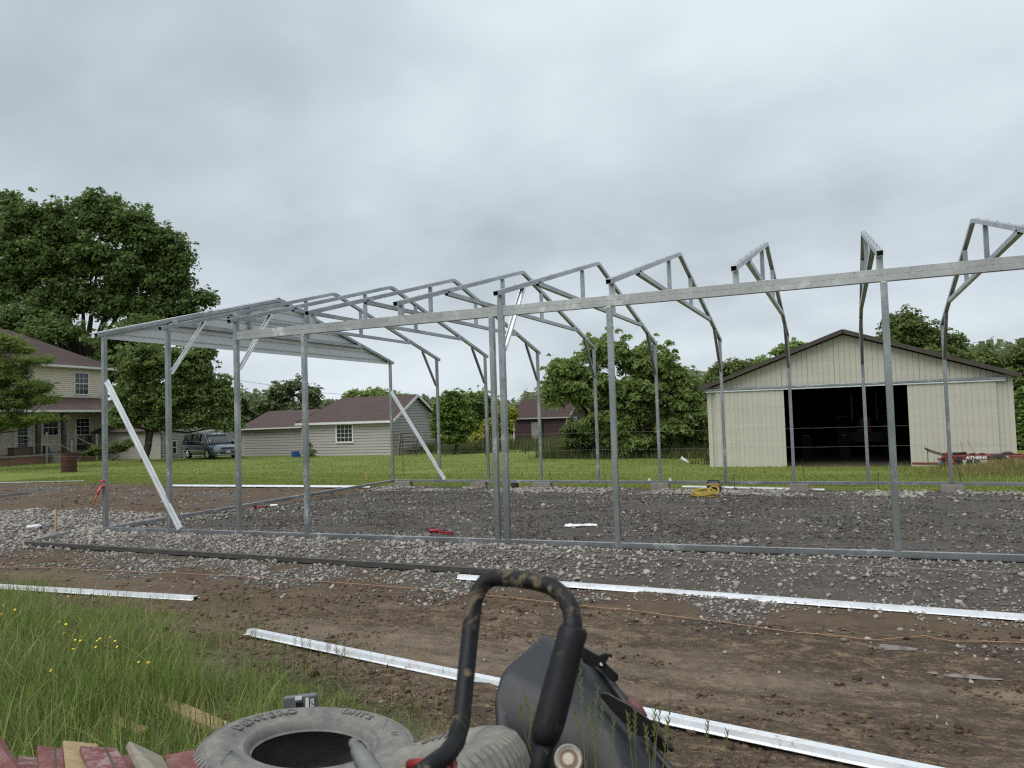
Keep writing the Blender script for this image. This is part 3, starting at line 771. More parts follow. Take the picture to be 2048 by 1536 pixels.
# mound of dry cut grass by the implement
sets = []
mx_, my_ = 16.1, 15.6
p = scatter(22000, 13.6, 19.0, 13.2, 17.8, lambda x, y: np.exp(-(((x - mx_) / 1.5) ** 2 + ((y - my_) / 1.2) ** 2)) * 1.3)
mz = .34 * np.exp(-(((p[:, 0] - mx_) / 1.3) ** 2 + ((p[:, 1] - my_) / 1.0) ** 2))
sets.append(blades(p, -.25 - .014 * (p[:, 1] - 9.5) - .02 + mz * RS.rand(len(p)) ** .3, RS.uniform(.08, .26, len(p)), RS.uniform(.006, .014, len(p)), .9, 3))
grass_obj('cut_grass_mound', sets, M['drygrass'], 'heap of dry cut grass with green tufts in front of the red implement')
p = scatter(9000, 12.9, 18.6, 12.6, 18.2, lambda x, y: .8 * np.exp(-(((x - 14.9) / 1.6) ** 2 + ((y - 15.6) / 1.5) ** 2)))
grass_obj('green_tufts', [blades(p, -.25 - .014 * (p[:, 1] - 9.5) - .02, RS.uniform(.12, .38, len(p)), RS.uniform(.008, .016, len(p)), .5, 3)], M['lawn_blades'], 'long green grass tufts round the cut grass heap')

# ================================================================ THE STEEL BUILDING FRAME
TW = .066                                                  # square tube
XS = [0, 1.518, 3.004, 4.522, 6.063, 7.619, 9.16, 10.664, 12.186, 13.755]
WID, EAVE, PEAK, OV = 9.062, 3.353, 4.572, .154
SLP = (PEAK - EAVE) / (WID / 2 + OV)
def rz_(y):
    y = y if y <= WID / 2 else WID - y
    return EAVE + (y + OV) * SLP - TW * .55
def railz(x):
    return .0089 * x
frame = thing('steel_building_frame', (6.9, 4.5, -.06), 'large galvanised steel building frame with open roof trusses on the gravel pad', 'building frame')
XV = (1, 0, 0); YV = (0, 1, 0); ZV = (0, 0, 1)
for k, x in enumerate(XS):
    a = .03
    path = [(x, -OV, rz_(-OV)), (x, WID / 2 - .11, rz_(WID / 2 - .11)), (x, WID / 2 - .04, rz_(WID / 2 - .04) - .006), (x, WID / 2 + .04, rz_(WID / 2 - .04) - .006), (x, WID / 2 + .11, rz_(WID / 2 - .11)), (x, WID + OV, rz_(-OV))]
    tr = MB().sweep(path, XV, TW, TW, .35).build('truss', M['galv'], frame); bevel(tr, .004)
    zc = rz_(1.5) - TW - .005
    MB().sweep([(x, 1.36, zc), (x, WID - 1.36, zc)], XV, TW, TW, .3).build('bottom_chord', M['galv'], tr)
    for yw in (3.55, WID - 3.55):
        MB().sweep([(x, yw, zc + TW / 2), (x, yw, rz_(yw) - TW / 2)], XV, TW * .93, TW * .93).build('web_post', M['galv'], tr)
    for yy in (1.5, WID - 1.5):
        MB().box((x, yy, zc + .055), (TW * 1.12, .10, .06)).build('gusset', M['weld'], tr)
    # screws standing on top of the rafters
    mb = MB()
    for yy in np.arange(.5, 4.2, .72):
        mb.tube([(x, yy, rz_(yy) + TW * .5), (x, yy - .006, rz_(yy) + TW * .5 + .026)], .0022, 4)
    mb.build('screws', M['black_metal'], tr)
    far = MB().sweep([(x, WID, .006), (x, WID, rz_(0) - TW / 2)], XV, TW, TW).build('post', M['galv'], frame)
    if k > 0:
        mb = MB().sweep([(x, 8.30, rz_(.76) - TW * .8), (x, 8.99, 2.6)], XV, TW * .9, TW * .7)
        bevel(mb.build('knee_brace', M['galv'], frame), .003)
    if k in (0, 1, 2, 5):
        MB().sweep([(x, 0, railz(x) + .004), (x, 0, rz_(0) - TW / 2)], XV, TW * (1.0 if k < 5 else 1.12), TW * 1.05).build('post', M['galv'], frame)
    elif k in (3, 4, 6, 7, 8, 9):
        MB().sweep([(x, 0, 3.166), (x, 0, rz_(0) - TW / 2)], XV, TW, TW).build('post', M['galv_head'], frame)
    if k in (1, 2, 5):
        # bright folded knee braces of the near wall
        a3 = V(x, .06, 2.58); b3 = V(x, .80, rz_(.8) - TW * .45); d3 = nrm(b3 - a3); nrm3 = np.cross(V(1, 0, 0), d3)
        pr = [(-.034, -.02), (-.034, .02), (-.012, .02), (-.012, .008), (.012, .008), (.012, .02), (.034, .02), (.034, -.02), (.030, -.02), (.030, .016), (-.030, .016), (-.030, -.02)]
        MB().extrude([a3 + V(1, 0, 0) * u_ - nrm3 * v_ for u_, v_ in pr], b3 - a3).build('knee_brace', M['galv_new'], frame)
# headers over the door openings: two tubes stacked
for x0, x1 in ((XS[2] + TW / 2 + .002, XS[5] - TW * .56 - .002), (XS[5] + TW * .56 + .002, 15.3)):
    hd = MB()
    for z in (3.063, 3.063 + TW + .0025):
        hd.sweep([(x0, 0, z), (x1, 0, z)], YV, TW * 1.02, TW, .2)
    h_ = bevel(hd.build('header', M['galv_head'], frame), .006, 2)
for x in (4.335, 7.48, 9.115, 12.215):
    bevel(MB().sweep([(x, 0, railz(x) + .004), (x, 0, 3.028)], XV, TW * 1.05, TW * 1.05).build('post', M['galv'], frame), .006, 2)
# base rails
for a_, b_ in (((-.033, 0, -.030), (15.3, 0, railz(15.3) - .030)), ((-.033, WID, -.028), (15.9, WID, -.012))):
    bevel(MB().sweep([a_, b_], YV, TW, TW, .2).build('base_rail', M['galv'], frame), .006, 2)
bevel(MB().sweep([(0, .034, -.030), (0, WID - .034, -.028)], XV, TW, TW).build('base_rail', M['galv'], frame), .006, 2)
# splice brackets on the far rail
for xx in (7.35, 7.86):
    MB().box((xx, WID + .01, .03), (.055, .05, .075)).build('rail_bracket', M['white_plastic'], frame)
# diagonal wind braces, folded sheet
def channel(a, b, face, w=.085, d=.032):
    a = np.asarray(a, float); b = np.asarray(b, float); face = nrm(face); t = nrm(b - a); s = np.cross(t, face)
    pr = [(-.5, 0), (-.5, -d), (-.47, -d), (-.47, -.003), (-.14, -.003), (-.10, -.012), (.10, -.012), (.14, -.003), (.47, -.003), (.47, -d), (.5, -d), (.5, 0), (.17, 0), (.12, -.009), (-.12, -.009), (-.17, 0)]
    return MB().extrude([a + s * u_ * w + face * v_ for u_, v_ in pr], b - a)
channel((.09, -.045, 2.52), (1.77, -.045, .03), (0, -1, 0), .10).build('wind_brace', M['galv_new'], frame)
channel((.03, WID - .045, 2.50), (1.68, WID - .045, .02), (0, -1, 0), .09).build('wind_brace', M['galv_new'], frame)
# gable sheeting: horizontal ribbed panels hung behind the end truss
for z0, z1 in ((3.275, 3.80), (3.80, 4.53)):
    rows = []
    z = z0
    prof = []
    while z < z1 - .001:
        prof += [(z, 0.0), (z + .055, 0.0), (z + .065, .034), (z + .095, .034), (z + .105, 0.0)]
        z += .175
    prof = [(min(zz_, z1), d_) for zz_, d_ in prof] + [(z1, 0.0)]
    vs = []; fs = []
    for zz_, d_ in prof:
        yl = max((zz_ + TW * .2 - EAVE) / SLP - OV + .0, .02); yl = max(yl, -.02)
        vs += [(-.048 - d_, yl, zz_), (-.048 - d_, WID - yl, zz_), (-.052 - d_, yl, zz_), (-.052 - d_, WID - yl, zz_)]
    for i in range(len(prof) - 1):
        a_ = i * 4; fs += [(a_, a_ + 1, a_ + 5, a_ + 4), (a_ + 2, a_ + 6, a_ + 7, a_ + 3)]
    MB().add(vs, fs).build('gable_panel', M['white_metal'], frame)
MB().sweep([(-.085, -OV - .03, rz_(-OV) + .03), (-.085, WID / 2, PEAK + .02), (-.085, WID + OV + .03, rz_(-OV) + .03)], XV, .10, .012).build('gable_trim', M['white_metal'], frame)
# concrete blocks under the far rail
blk = (('concrete block under the corner of the far rail, below the second frame diagonal', 0.10, .49, .14), ('brown concrete block under the far rail, left of the doubled middle posts', 2.51, .42, .17), ('pale concrete block half buried in a small gravel heap under the far rail', 4.31, .47, .12), ('tan concrete block under the far rail between two white brackets', 7.40, .43, .15), ('dark damp concrete block under the far rail, in front of the barn opening', 10.57, .40, .16), ('light tan concrete block under the far rail, in front of the red implement', 13.55, .42, .19))
for lb, x, w_, h_ in blk:
    o = MB().box((x + w_ / 2, WID + .02, -.066 - h_ / 2), (w_, .20, h_ + .06)).build('concrete_block', M['concrete'], None); bevel(o, .008, 2)
    tag(o, lb, 'block', 'concrete blocks propping the far rail')
o = MB().box((3.75, WID + .02, -.13), (.14, .2, .13)).build('hollow_block', M['rust_black']); tag(o, 'small dark prop block just right of the doubled middle posts', 'block')

# ================================================================ LOOSE STEEL ON THE GROUND
HAT = [(-.072, 0), (-.040, 0), (-.030, .032), (.030, .032), (.040, 0), (.072, 0), (.072, .003), (.042, .003), (.032, .035), (-.032, .035), (-.042, .003), (-.072, .003)]
def hat(name, pts, label, group='bright steel hat channels lying on the ground', scale=1.0, tilt=0.0, mat='galv_mud', lift=.004, wob=0.0):
    pts = [np.asarray(q, float) for q in pts]
    a, b = pts[0], pts[-1]; L = np.linalg.norm((b - a)[:2]); n = max(int(L / .5), 2)
    s = nrm(V(-(b - a)[1], (b - a)[0], 0)); vs = []; fs = []; m = len(HAT)
    hs = []
    for i in range(n + 1):
        q = a + (b - a) * i / n; hs.append(gz(q[0], q[1]) if q[1] < 9.7 else lawn_z(q[1]))
    hs = np.array(hs); fit = np.polyfit(np.arange(n + 1), hs, 1); base = np.polyval(fit, np.arange(n + 1)) + max(0, np.percentile(hs - np.polyval(fit, np.arange(n + 1)), 80))
    for i in range(n + 1):
        q = a + (b - a) * i / n + s * wob * math.sin(i * .9)
        for u_, v_ in HAT:
            vs.append((q[0] + s[0] * u_ * scale, q[1] + s[1] * u_ * scale, base[i] + lift + v_ * scale + tilt * u_))
    for i in range(n):
        for k in range(m):
            k2 = (k + 1) % m; fs.append((i * m + k, i * m + k2, (i + 1) * m + k2, (i + 1) * m + k))
    fs.append(tuple(range(m))[::-1]); fs.append(tuple(n * m + k for k in range(m)))
    o = MB().add(vs, fs).build(name, M[mat]); tag(o, label, 'channel', group); return o
hat('hat_channel', [gpix(-260, 1160), gpix(392, 1200)], 'short bright hat channel half in the grass at the left edge')
hat('hat_channel', [gpix(918, 1158), gpix(2330, 1262)], 'long bright hat channel running right across the dirt from behind the black handle', scale=1.05)
hat('hat_channel', [gpix(500, 1272), gpix(1960, 1580)], 'long bright hat channel nearest the camera, passing behind the black plastic tub', scale=1.0)
hat('hat_channel', [gpix(340, 974), gpix(742, 976)], 'bright hat channel on the lawn edge behind the left end posts', scale=1.25, lift=.03)
hat('hat_channel', [gpix(1366, 976), gpix(1650, 983)], 'thin bright hat channel on the grass behind the yellow hose coil', scale=.9, lift=.03)
hat('hat_channel', [gpix(-120, 970), gpix(170, 963)], 'dull hat channel in the grass at the far left edge', scale=.8, lift=.02, mat='galv')
def ltube(px, label, w=TW, mat='galv', name='steel_tube', lift=0.0):
    a, b = gpix(*px[0]), gpix(*px[1]); a[2] += w / 2 + lift; b[2] += w / 2 + lift
    s = np.cross(nrm(b - a), V(0, 0, 1))
    o = bevel(MB().sweep([a, b], s, w, w, .25).build(name, M[mat]), .005, 2); tag(o, label, 'tube', 'loose square steel tubes'); return o
ltube(((52, 1091), (990, 1150)), 'long dark square tube lying on the dirt in front of the base rail', .062, 'tube_dark', lift=.01)
ltube(((78, 1085), (142, 1070)), 'short stub of square tube pointing away beside the wooden stake', .07)
ltube(((-60, 1002), (64, 987)), 'square tube lying on the dirt at the far left edge, nearer of two')
ltube(((38, 982), (80, 981)), 'short square tube lying on the dirt near the far left, farther of two')
# cords and strings
def cord(name, pix, r, mat, label, cat, lift=.01, n=120, wob=.012):
    pts = np.array([gpix(*q) for q in pix]); d = np.r_[0, np.cumsum(np.linalg.norm(np.diff(pts[:, :2], axis=0), axis=1))]
    s = np.linspace(0, d[-1], n); x = np.interp(s, d, pts[:, 0]); y = np.interp(s, d, pts[:, 1]) + (fbm(s * 1.5, s * 0 + 3, 3) - .5) * wob * 8
    z = height(x, y) + lift
    z = np.convolve(np.pad(z, 2, 'edge'), np.ones(5) / 5, 'valid') + .006
    o = MB().tube(list(np.stack([x, y, z], -1)), r, 5).build(name, M[mat], None, True); return tag(o, label, cat)
cord('orange_cord', ((-60, 1134), (150, 1141), (300, 1147), (500, 1155), (800, 1178), (1000, 1195), (1300, 1230), (1500, 1255), (1600, 1268), (1750, 1283), (1850, 1276), (1900, 1284), (2048, 1287), (2200, 1292)), .004, 'string', 'thin orange cord snaking across the whole dirt strip', 'cord')
o = MB().tube([(6.5, -.32, -.02), (11, -.42, .01), (15.5, -.5, .05)], .0022, 4).build('mason_line', M['wire']); tag(o, 'thin white string line stretched along the gravel bank below the near rail', 'string')
o = MB().tube([(-19, 10.35, -.02), (-9, 10.3, 0), (3.7, 9.6, -.13), (14, 9.45, -.16)], .0028, 4).build('yellow_line', M['yellow_hose']); tag(o, 'thin yellow string line stretched along the lawn edge', 'string')
# survey rods
for i, (x0, zt, ln, lb) in enumerate(((4.66, .25, .09, 'thin rebar rod in the grass right of the pale half buried block'), (6.15, .17, .04, 'thin rebar rod behind the far rail, second from the pale block'), (9.31, .14, .02, 'short rebar rod just left of the far rail splice near the hose coil'), (10.84, .48, .05, 'tall rebar rod in front of the barn opening'), (12.39, .20, 0.0, 'rebar rod behind the far rail, left of the implement drawbar'), (13.93, .30, .06, 'rebar rod rising behind the light tan block'))):
    o = MB().tube([(x0 + ln, 9.30, -.30), (x0, 9.30, zt)], .007, 6).build('rebar_rod', M['rust_black']); tag(o, lb, 'rod', 'rebar rods along the lawn edge')
# stakes
def stake(px, py, h, label, ribbon=False):
    q = gpix(px, py); e = thing('wooden_stake', q, label, 'stake')
    MB().sweep([(q[0], q[1], q[2] - .1), (q[0] + .012, q[1], q[2] + h)], XV, .042, .022).build('shaft', M['stake_wood'], e)
    if ribbon:
        MB().sweep([(q[0] - .03, q[1] - .02, q[2] + h * .55), (q[0] - .05, q[1] - .02, q[2] + h * .8), (q[0] + .0, q[1] - .02, q[2] + h * 1.0)], YV, .02, .03).build('ribbon', M['yellow_hose'], e)
stake(111, 1063, .42, 'wooden stake standing in the gravel at the left beside the short tube')
stake(733, 960, .24, 'small wooden stake with yellow ribbon at the lawn edge', True)
# ================================================================ SMALL THINGS ON THE PAD
def wrinkled(name, c, sx, sy, h, mat, label, cat, seed=1, rz=0.0):
    n, m = 22, 9; vs = []; fs = []
    for j in range(m):
        for i in range(n):
            u = i / (n - 1) - .5; v = j / (m - 1) - .5
            wv = 1 + .35 * math.sin(u * 9 + seed) - .5 * math.exp(-((u - .02) / .1) ** 2)
            x = u * sx; y = v * sy * wv
            z = h * (.25 + .75 * fbm(np.array([u * 5 + seed]), np.array([v * 3 + seed]), 3)[0]) * (1 - abs(v) * 1.2)
            vs.append((c[0] + x * math.cos(rz) - y * math.sin(rz), c[1] + x * math.sin(rz) + y * math.cos(rz), c[2] + z))
    for j in range(m - 1):
        for i in range(n - 1):
            a = j * n + i; fs.append((a, a + 1, a + n + 1, a + n))
    o = MB().add(vs, fs).build(name, mat, None, True)
    s = o.modifiers.new('solid', 'SOLIDIFY'); s.thickness = .006
    return tag(o, label, cat)
q = gpix(1162, 1054); wrinkled('plastic_sheet_scrap', q, .50, .12, .09, M['white_plastic'], 'crumpled strip of white plastic lying on the middle of the pad', 'plastic scrap', 2, .35)
q = gpix(70, 1058)
def bottle(q, label, rz=.4, s=1.0):
    e = thing('plastic_bottle', q, label, 'bottle')
    ax = V(math.cos(rz), math.sin(rz), 0.06); c = V(q[0], q[1], q[2] + .04 * s)
    MB().lathe([(0, -.12 * s), (.03 * s, -.12 * s), (.036 * s, -.105 * s), (.034 * s, -.03 * s), (.037 * s, .02 * s), (.033 * s, .05 * s), (.014 * s, .09 * s), (.014 * s, .10 * s)], c, ax, 12).build('bottle_body', M['white_plastic'], e, True)
    MB().lathe([(.016 * s, .10 * s), (.016 * s, .118 * s), (0, .118 * s)], c, ax, 10).build('cap', M['blue_plastic'], e)
bottle(q, 'white plastic bottle lying in the gravel at the far left', .9, 1.15)
bottle(gpix(549, 1014), 'small white bottle lying by the end rail next to the red drill', .2, .85)
def drill(q, rz, label, battery=True):
    e = thing('cordless_tool', q, label, 'power tool', 'red cordless tools left on the pad')
    ax = V(math.cos(rz), math.sin(rz), 0); s = V(-math.sin(rz), math.cos(rz), 0); c = V(q[0], q[1], q[2] + .035)
    MB().lathe([(0, -.09), (.024, -.09), (.029, -.07), (.029, .03), (.023, .06), (.02, .09), (0, .09)], c, ax, 10).build('motor_body', M['red_tool'], e, True)
    MB().lathe([(.018, .10), (.022, .11), (.020, .15), (.008, .165), (.004, .20), (0, .20)], c, ax, 8).build('chuck', M['black_metal'], e, True)
    MB().sweep([c - ax * .04, c - ax * .06 + s * .15], ax, .045, .035).build('grip', M['black_metal'], e)
    MB().sweep([c - ax * .06 + s * .15, c - ax * .06 + s * .19], ax, .08, .06).build('battery', M['red_tool'], e)
drill(gpix(870, 1066), .35, 'red cordless tool lying just inside the near base rail')
drill(gpix(520, 1018), .9, 'dark red cordless drill lying by the end rail, left of a small bottle')
# spirit level beside the first tool
a = gpix(878, 1068); b = gpix(906, 1070)
o = MB().sweep([V(*a) + V(0, 0, .03), V(*b) + V(0, 0, .03)], (0, 1, 0), .03, .035).build('red_level', M['red_tool']); tag(o, 'short red bar lying against the red tool inside the near rail', 'tool')
# yellow hose coil and generator
q = gpix(1408, 993); e = thing('hose_coil', q, 'yellow air hose wound in a flat coil on the far gravel edge', 'hose')
mb = MB()
pts = []
for i in range(560):
    t = i / 560; a_ = t * 2 * math.pi * 14; lay = int(t * 14)
    r = .27 - .011 * (lay % 7) + .014 * math.sin(a_ * .37 + lay); z = .02 + .014 * (lay // 2) + .012 * math.sin(a_ * .8)
    pts.append((q[0] + r * math.cos(a_) * 1.0 + .02 * math.sin(lay * 2.1), q[1] + r * math.sin(a_) * .8 + .02 * math.cos(lay * 1.7), q[2] + z + .10 * max(0, math.sin(a_)) * .6))
mb.tube(pts, .0085, 5); mb.build('coil', M['yellow_hose'], e, True)
mb = MB(); pts = []
for i in range(140):
    a_ = i / 140 * 2 * math.pi * 4; r = .11 - .006 * (i // 35)
    pts.append((q[0] + .22 + r * math.cos(a_), q[1] - .05 + .05 * math.sin(a_), q[2] + .14 + r * math.sin(a_) * .8))
mb.tube(pts, .0085, 5).build('loop', M['yellow_hose'], e, True)
q = gpix(1428, 988); e = thing('portable_compressor', q, 'small yellow and black portable machine beside the hose coil', 'machine')
o = bevel(MB().box((q[0], q[1], q[2] + .13), (.28, .24, .19)).build('housing', simple('worn_yellow_plastic', (.32, .17, .03), (.18, .09, .02), 9, .6), e), .02, 2)
bevel(MB().box((q[0] - .02, q[1] - .132, q[2] + .13), (.21, .012, .14)).build('grille', M['black_metal'], e), .004)
MB().tube([(q[0] - .13, q[1], q[2] + .23), (q[0] - .11, q[1], q[2] + .30), (q[0] + .11, q[1], q[2] + .30), (q[0] + .13, q[1], q[2] + .23)], .016, 8).build('handle', M['black_metal'], e, True)
MB().lathe([(0, 0), (.06, 0), (.06, .012), (0, .012)], (q[0] + .162, q[1] - .02, q[2] + .14), (1, 0, 0), 14).build('dial', M['black_metal'], e)
for sx in (-.12, .12):
    MB().box((q[0] + sx, q[1], q[2] + .02), (.05, .24, .04)).build('foot', M['black_metal'], e)
# orange whistle-like marker taped to the corner post
c = V(.0, -.05, .66); e = thing('taped_marker', c, 'orange and pink marker taped to the corner post, hanging at an angle', 'marker')
MB().tube([c + V(-.02, -.02, .03), c + V(-.075, -.05, -.09)], [.024, .022], 10).build('tape_roll', M['pink_tape'], e, True)
MB().tube([c + V(-.075, -.05, -.09), c + V(-.14, -.06, -.22)], [.015, .010], 10).build('tip', M['orange'], e, True)
for z_ in (.04, .13):
    MB().sweep([c + V(-.04, .012, z_), c + V(.04, .012, z_ + .02)], (0, 1, 0), .085, .025).build('tape_band', M['pink_tape'], e)

# ================================================================ HELPERS FOR BUILDINGS
def lap_wall(name, O, U, N, u0, u1, z0, z1, mat, parent, course=.19, ztop=None, gap=.022):
    """lap siding: every course leans out at its lower edge; ztop(u) gives a sloped top"""
    mb = MB(); z = z0; O = np.asarray(O, float); U = np.asarray(U, float); N = np.asarray(N, float); Z = V(0, 0, 1)
    while z < z1 - 1e-4:
        zt = min(z + course, z1); a, b = u0, u1
        if ztop is not None:
            us = np.linspace(u0, u1, 200); ok = us[np.array([ztop(u_) for u_ in us]) >= z + course * .4]
            if len(ok) < 2:
                break
            a, b = ok[0], ok[-1]
        zg = z + gap
        p = [O + U * a + Z * zg + N * .02, O + U * b + Z * zg + N * .02, O + U * b + Z * zt, O + U * a + Z * zt, O + U * a + Z * zg - N * .09, O + U * b + Z * zg - N * .09, O + U * b + Z * z - N * .09, O + U * a + Z * z - N * .09, O + U * b + Z * z, O + U * a + Z * z]
        mb.add(p, [(0, 1, 2, 3), (0, 4, 5, 1), (4, 7, 6, 5), (7, 9, 8, 6)]); z = zt
    mb.lbox(O, U, N, u0 + .01, u1 - .01, z0, z1 if ztop is None else z0 + .5, -.2, -.095)
    return mb.build(name, mat, parent)
def window(parent, O, U, N, u0, u1, z0, z1, cols=2, rows=4, split=True, tm=.055, mat='white_trim', name='window'):
    mb = MB(); d0, d1 = .004, .06
    mb.lbox(O, U, N, u0 - tm, u0, z0 - tm, z1 + tm, d0, d1); mb.lbox(O, U, N, u1, u1 + tm, z0 - tm, z1 + tm, d0, d1)
    mb.lbox(O, U, N, u0, u1, z1, z1 + tm, d0, d1); mb.lbox(O, U, N, u0, u1, z0 - tm, z0, d0, d1 + .02)
    w_ = mb.build(name, M[mat], parent)
    MB().lbox(O, U, N, u0, u1, z0, z1, .012, .026).build('pane', M['glass'], w_)
    mb = MB(); t_ = .012
    for i in range(1, cols):
        u = u0 + (u1 - u0) * i / cols; mb.lbox(O, U, N, u - t_, u + t_, z0, z1, .028, .036)
    for j in range(1, rows):
        z = z0 + (z1 - z0) * j / rows; k = 2.6 if split and j == rows // 2 else 1
        mb.lbox(O, U, N, u0, u1, z - t_ * k, z + t_ * k, .028, .040 if k > 1 else .034)
    if mb.v:
        mb.build('muntins', M[mat], w_)
    return w_
def slab(mb, pts, th):
    """roof plane with thickness, points in order"""
    pts = [np.asarray(p, float) for p in pts]; n = nrm(np.cross(pts[1] - pts[0], pts[2] - pts[0]))
    if n[2] < 0:
        pts = pts[::-1]; n = -n
    mb.extrude([p - n * th for p in pts], n * th); return mb
ZV3 = V(0, 0, 1)

# ================================================================ BARN
BY, BZ = 18.99, -.40
barn = thing('pole_barn', (11.9, 24, BZ), 'tan ribbed steel barn with brown roof edge and open sliding doors', 'barn')
XL, XR, XP, ZE, ZP = 7.25, 16.67, 11.86, 2.44, 4.12
def barn_top(x):
    return ZE + (ZP - ZE) * (1 - abs(x - XP) / (XP - XL if x < XP else XR - XP))
def ribbed(name, x0, x1, y, z0, ztop, parent, pitch=.172, out=-1.0, mat='siding_barn', d=.015):
    """one steel sheet with raised ribs; ztop may be a function of x"""
    zt = ztop if callable(ztop) else (lambda x_: ztop)
    prof = []; x = x0
    while x < x1 - .02:
        prof += [(x, d), (x + pitch * .86, d), (x + pitch * .885, 0), (x + pitch * .945, 0), (x + pitch * .97, d)]
        x += pitch
    prof = [(px, dd) for px, dd in prof if px < x1] + [(x1, 0)]
    vs, fs = [], []
    for px, dd in prof:
        for yo in (0, .006):
            vs += [(px, y + out * (dd - yo), z0), (px, y + out * (dd - yo), zt(px))]
    for i in range(len(prof) - 1):
        a = i * 4; fs += [(a, a + 4, a + 5, a + 1), (a + 2, a + 3, a + 7, a + 6)]
    return MB().add(vs, fs).build(name, M[mat], parent)
sheet = .86
x = XL
while x < XR - .05:
    x1 = min(x + sheet - .003, XR)
    zb = 2.40
    ribbed('siding_panel', x, x1, BY, zb, barn_top, barn)
    x += sheet
for x0, x1 in ((XL, 7.58), (16.25, XR)):
    ribbed('siding_panel', x0, x1, BY, BZ - .02, 2.398, barn)
for x0, x1 in ((7.58, 9.80), (13.80, 16.25)):             # wall behind the parked doors
    ribbed('siding_panel', x0 + .004, x1, BY + .01, BZ - .02, 2.398, barn)
for nm, x0, x1 in (('l', 7.52, 9.87), ('r', 13.73, 16.24)):
    dr = MB().lbox((0, BY - .075, 0), V(1, 0, 0), V(0, -1, 0), x0, x1, BZ - .01, 2.30, -.02, 0).build('sliding_door', M['siding_barn'], barn)
    n = 3; wd = (x1 - x0) / n
    for i in range(n):
        ribbed('door_panel', x0 + i * wd + .002, x0 + (i + 1) * wd - .002, BY - .078, BZ + .0, 2.31, dr, d=.009)
    mb = MB()
    for zz_ in (.32, 1.02, 1.72):
        for xx in np.arange(x0 + .1, x1, .172):
            mb.box((xx, BY - .096, zz_), (.014, .008, .014))
    mb.build('screws', M['gray_trim'], dr)
bevel(MB().lbox((0, BY, 0), V(1, 0, 0), V(0, -1, 0), 7.15, 16.50, 2.365, 2.45, .03, .15).build('door_track', M['galv'], barn), .015)
MB().lbox((0, BY, 0), V(1, 0, 0), V(0, -1, 0), 7.16, 16.49, 2.318, 2.36, .05, .13).build('track_lip', M['galv_new'], barn)
for xx in (XL + .04, XR - .04):
    MB().lbox((0, BY, 0), V(1, 0, 0), V(0, -1, 0), xx - .07, xx + .07, BZ, 2.40, .005, .045).build('corner_trim', M['siding_barn'], barn)
for sx, xe in ((1, 6.97), (-1, 16.90)):
    ze = ZE + .16 - (.28 if sx > 0 else .23) * (ZP - ZE) / 4.7
    a = V(xe, BY - .28, ze); b = V(XP, BY - .28, ZP + .16); c = V(XP, BY + 12.3, ZP + .16); d = V(xe, BY + 12.3, ze)
    rf = slab(MB(), (a, b, c, d), .05).build('roof', M['brown_trim'], barn)
    MB().sweep([a + V(0, -.02, -.06), b + V(0, -.02, -.06)], (0, 1, 0), .03, .14).build('fascia', M['brown_trim'], rf)
for xx in (XL, XR):
    MB().lbox((xx, 0, 0), V(0, 1, 0), V(1, 0, 0), BY + .012, BY + 12, BZ, ZE, -.02, .02).build('side_wall', M['siding_barn'], barn)
MB().lbox((0, BY + 12.03, 0), V(1, 0, 0), V(0, -1, 0), XL, XR, BZ, ZE, -.02, .02).extrude([(XL, BY + 12.0, ZE), (XR, BY + 12.0, ZE), (XP, BY + 12.0, ZP)], (0, .04, 0)).build('back_wall', M['siding_barn'], barn)
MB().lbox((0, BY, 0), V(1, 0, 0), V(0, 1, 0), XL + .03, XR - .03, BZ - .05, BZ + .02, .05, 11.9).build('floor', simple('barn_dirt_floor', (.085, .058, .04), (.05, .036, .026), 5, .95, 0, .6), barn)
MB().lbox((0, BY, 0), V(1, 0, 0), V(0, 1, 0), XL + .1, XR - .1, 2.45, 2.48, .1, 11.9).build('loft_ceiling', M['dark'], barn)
for xx in (XL + .06, XR - .06):  # near-black liners added along side and back walls to darken the opening
    MB().lbox((xx, 0, 0), V(0, 1, 0), V(1, 0, 0), BY + .1, BY + 11.9, BZ + .03, 2.44, -.015, .015).build('added_dark_liner', M['dark'], barn)
MB().lbox((0, BY + 11.9, 0), V(1, 0, 0), V(0, -1, 0), XL + .09, XR - .09, BZ + .03, 2.44, -.02, .02).build('added_dark_liner', M['dark'], barn)
for xx in (9.75, 13.85):
    MB().box((xx, BY + .12, .95), (.14, .14, 2.7)).build('door_post', M['old_wood'], barn)
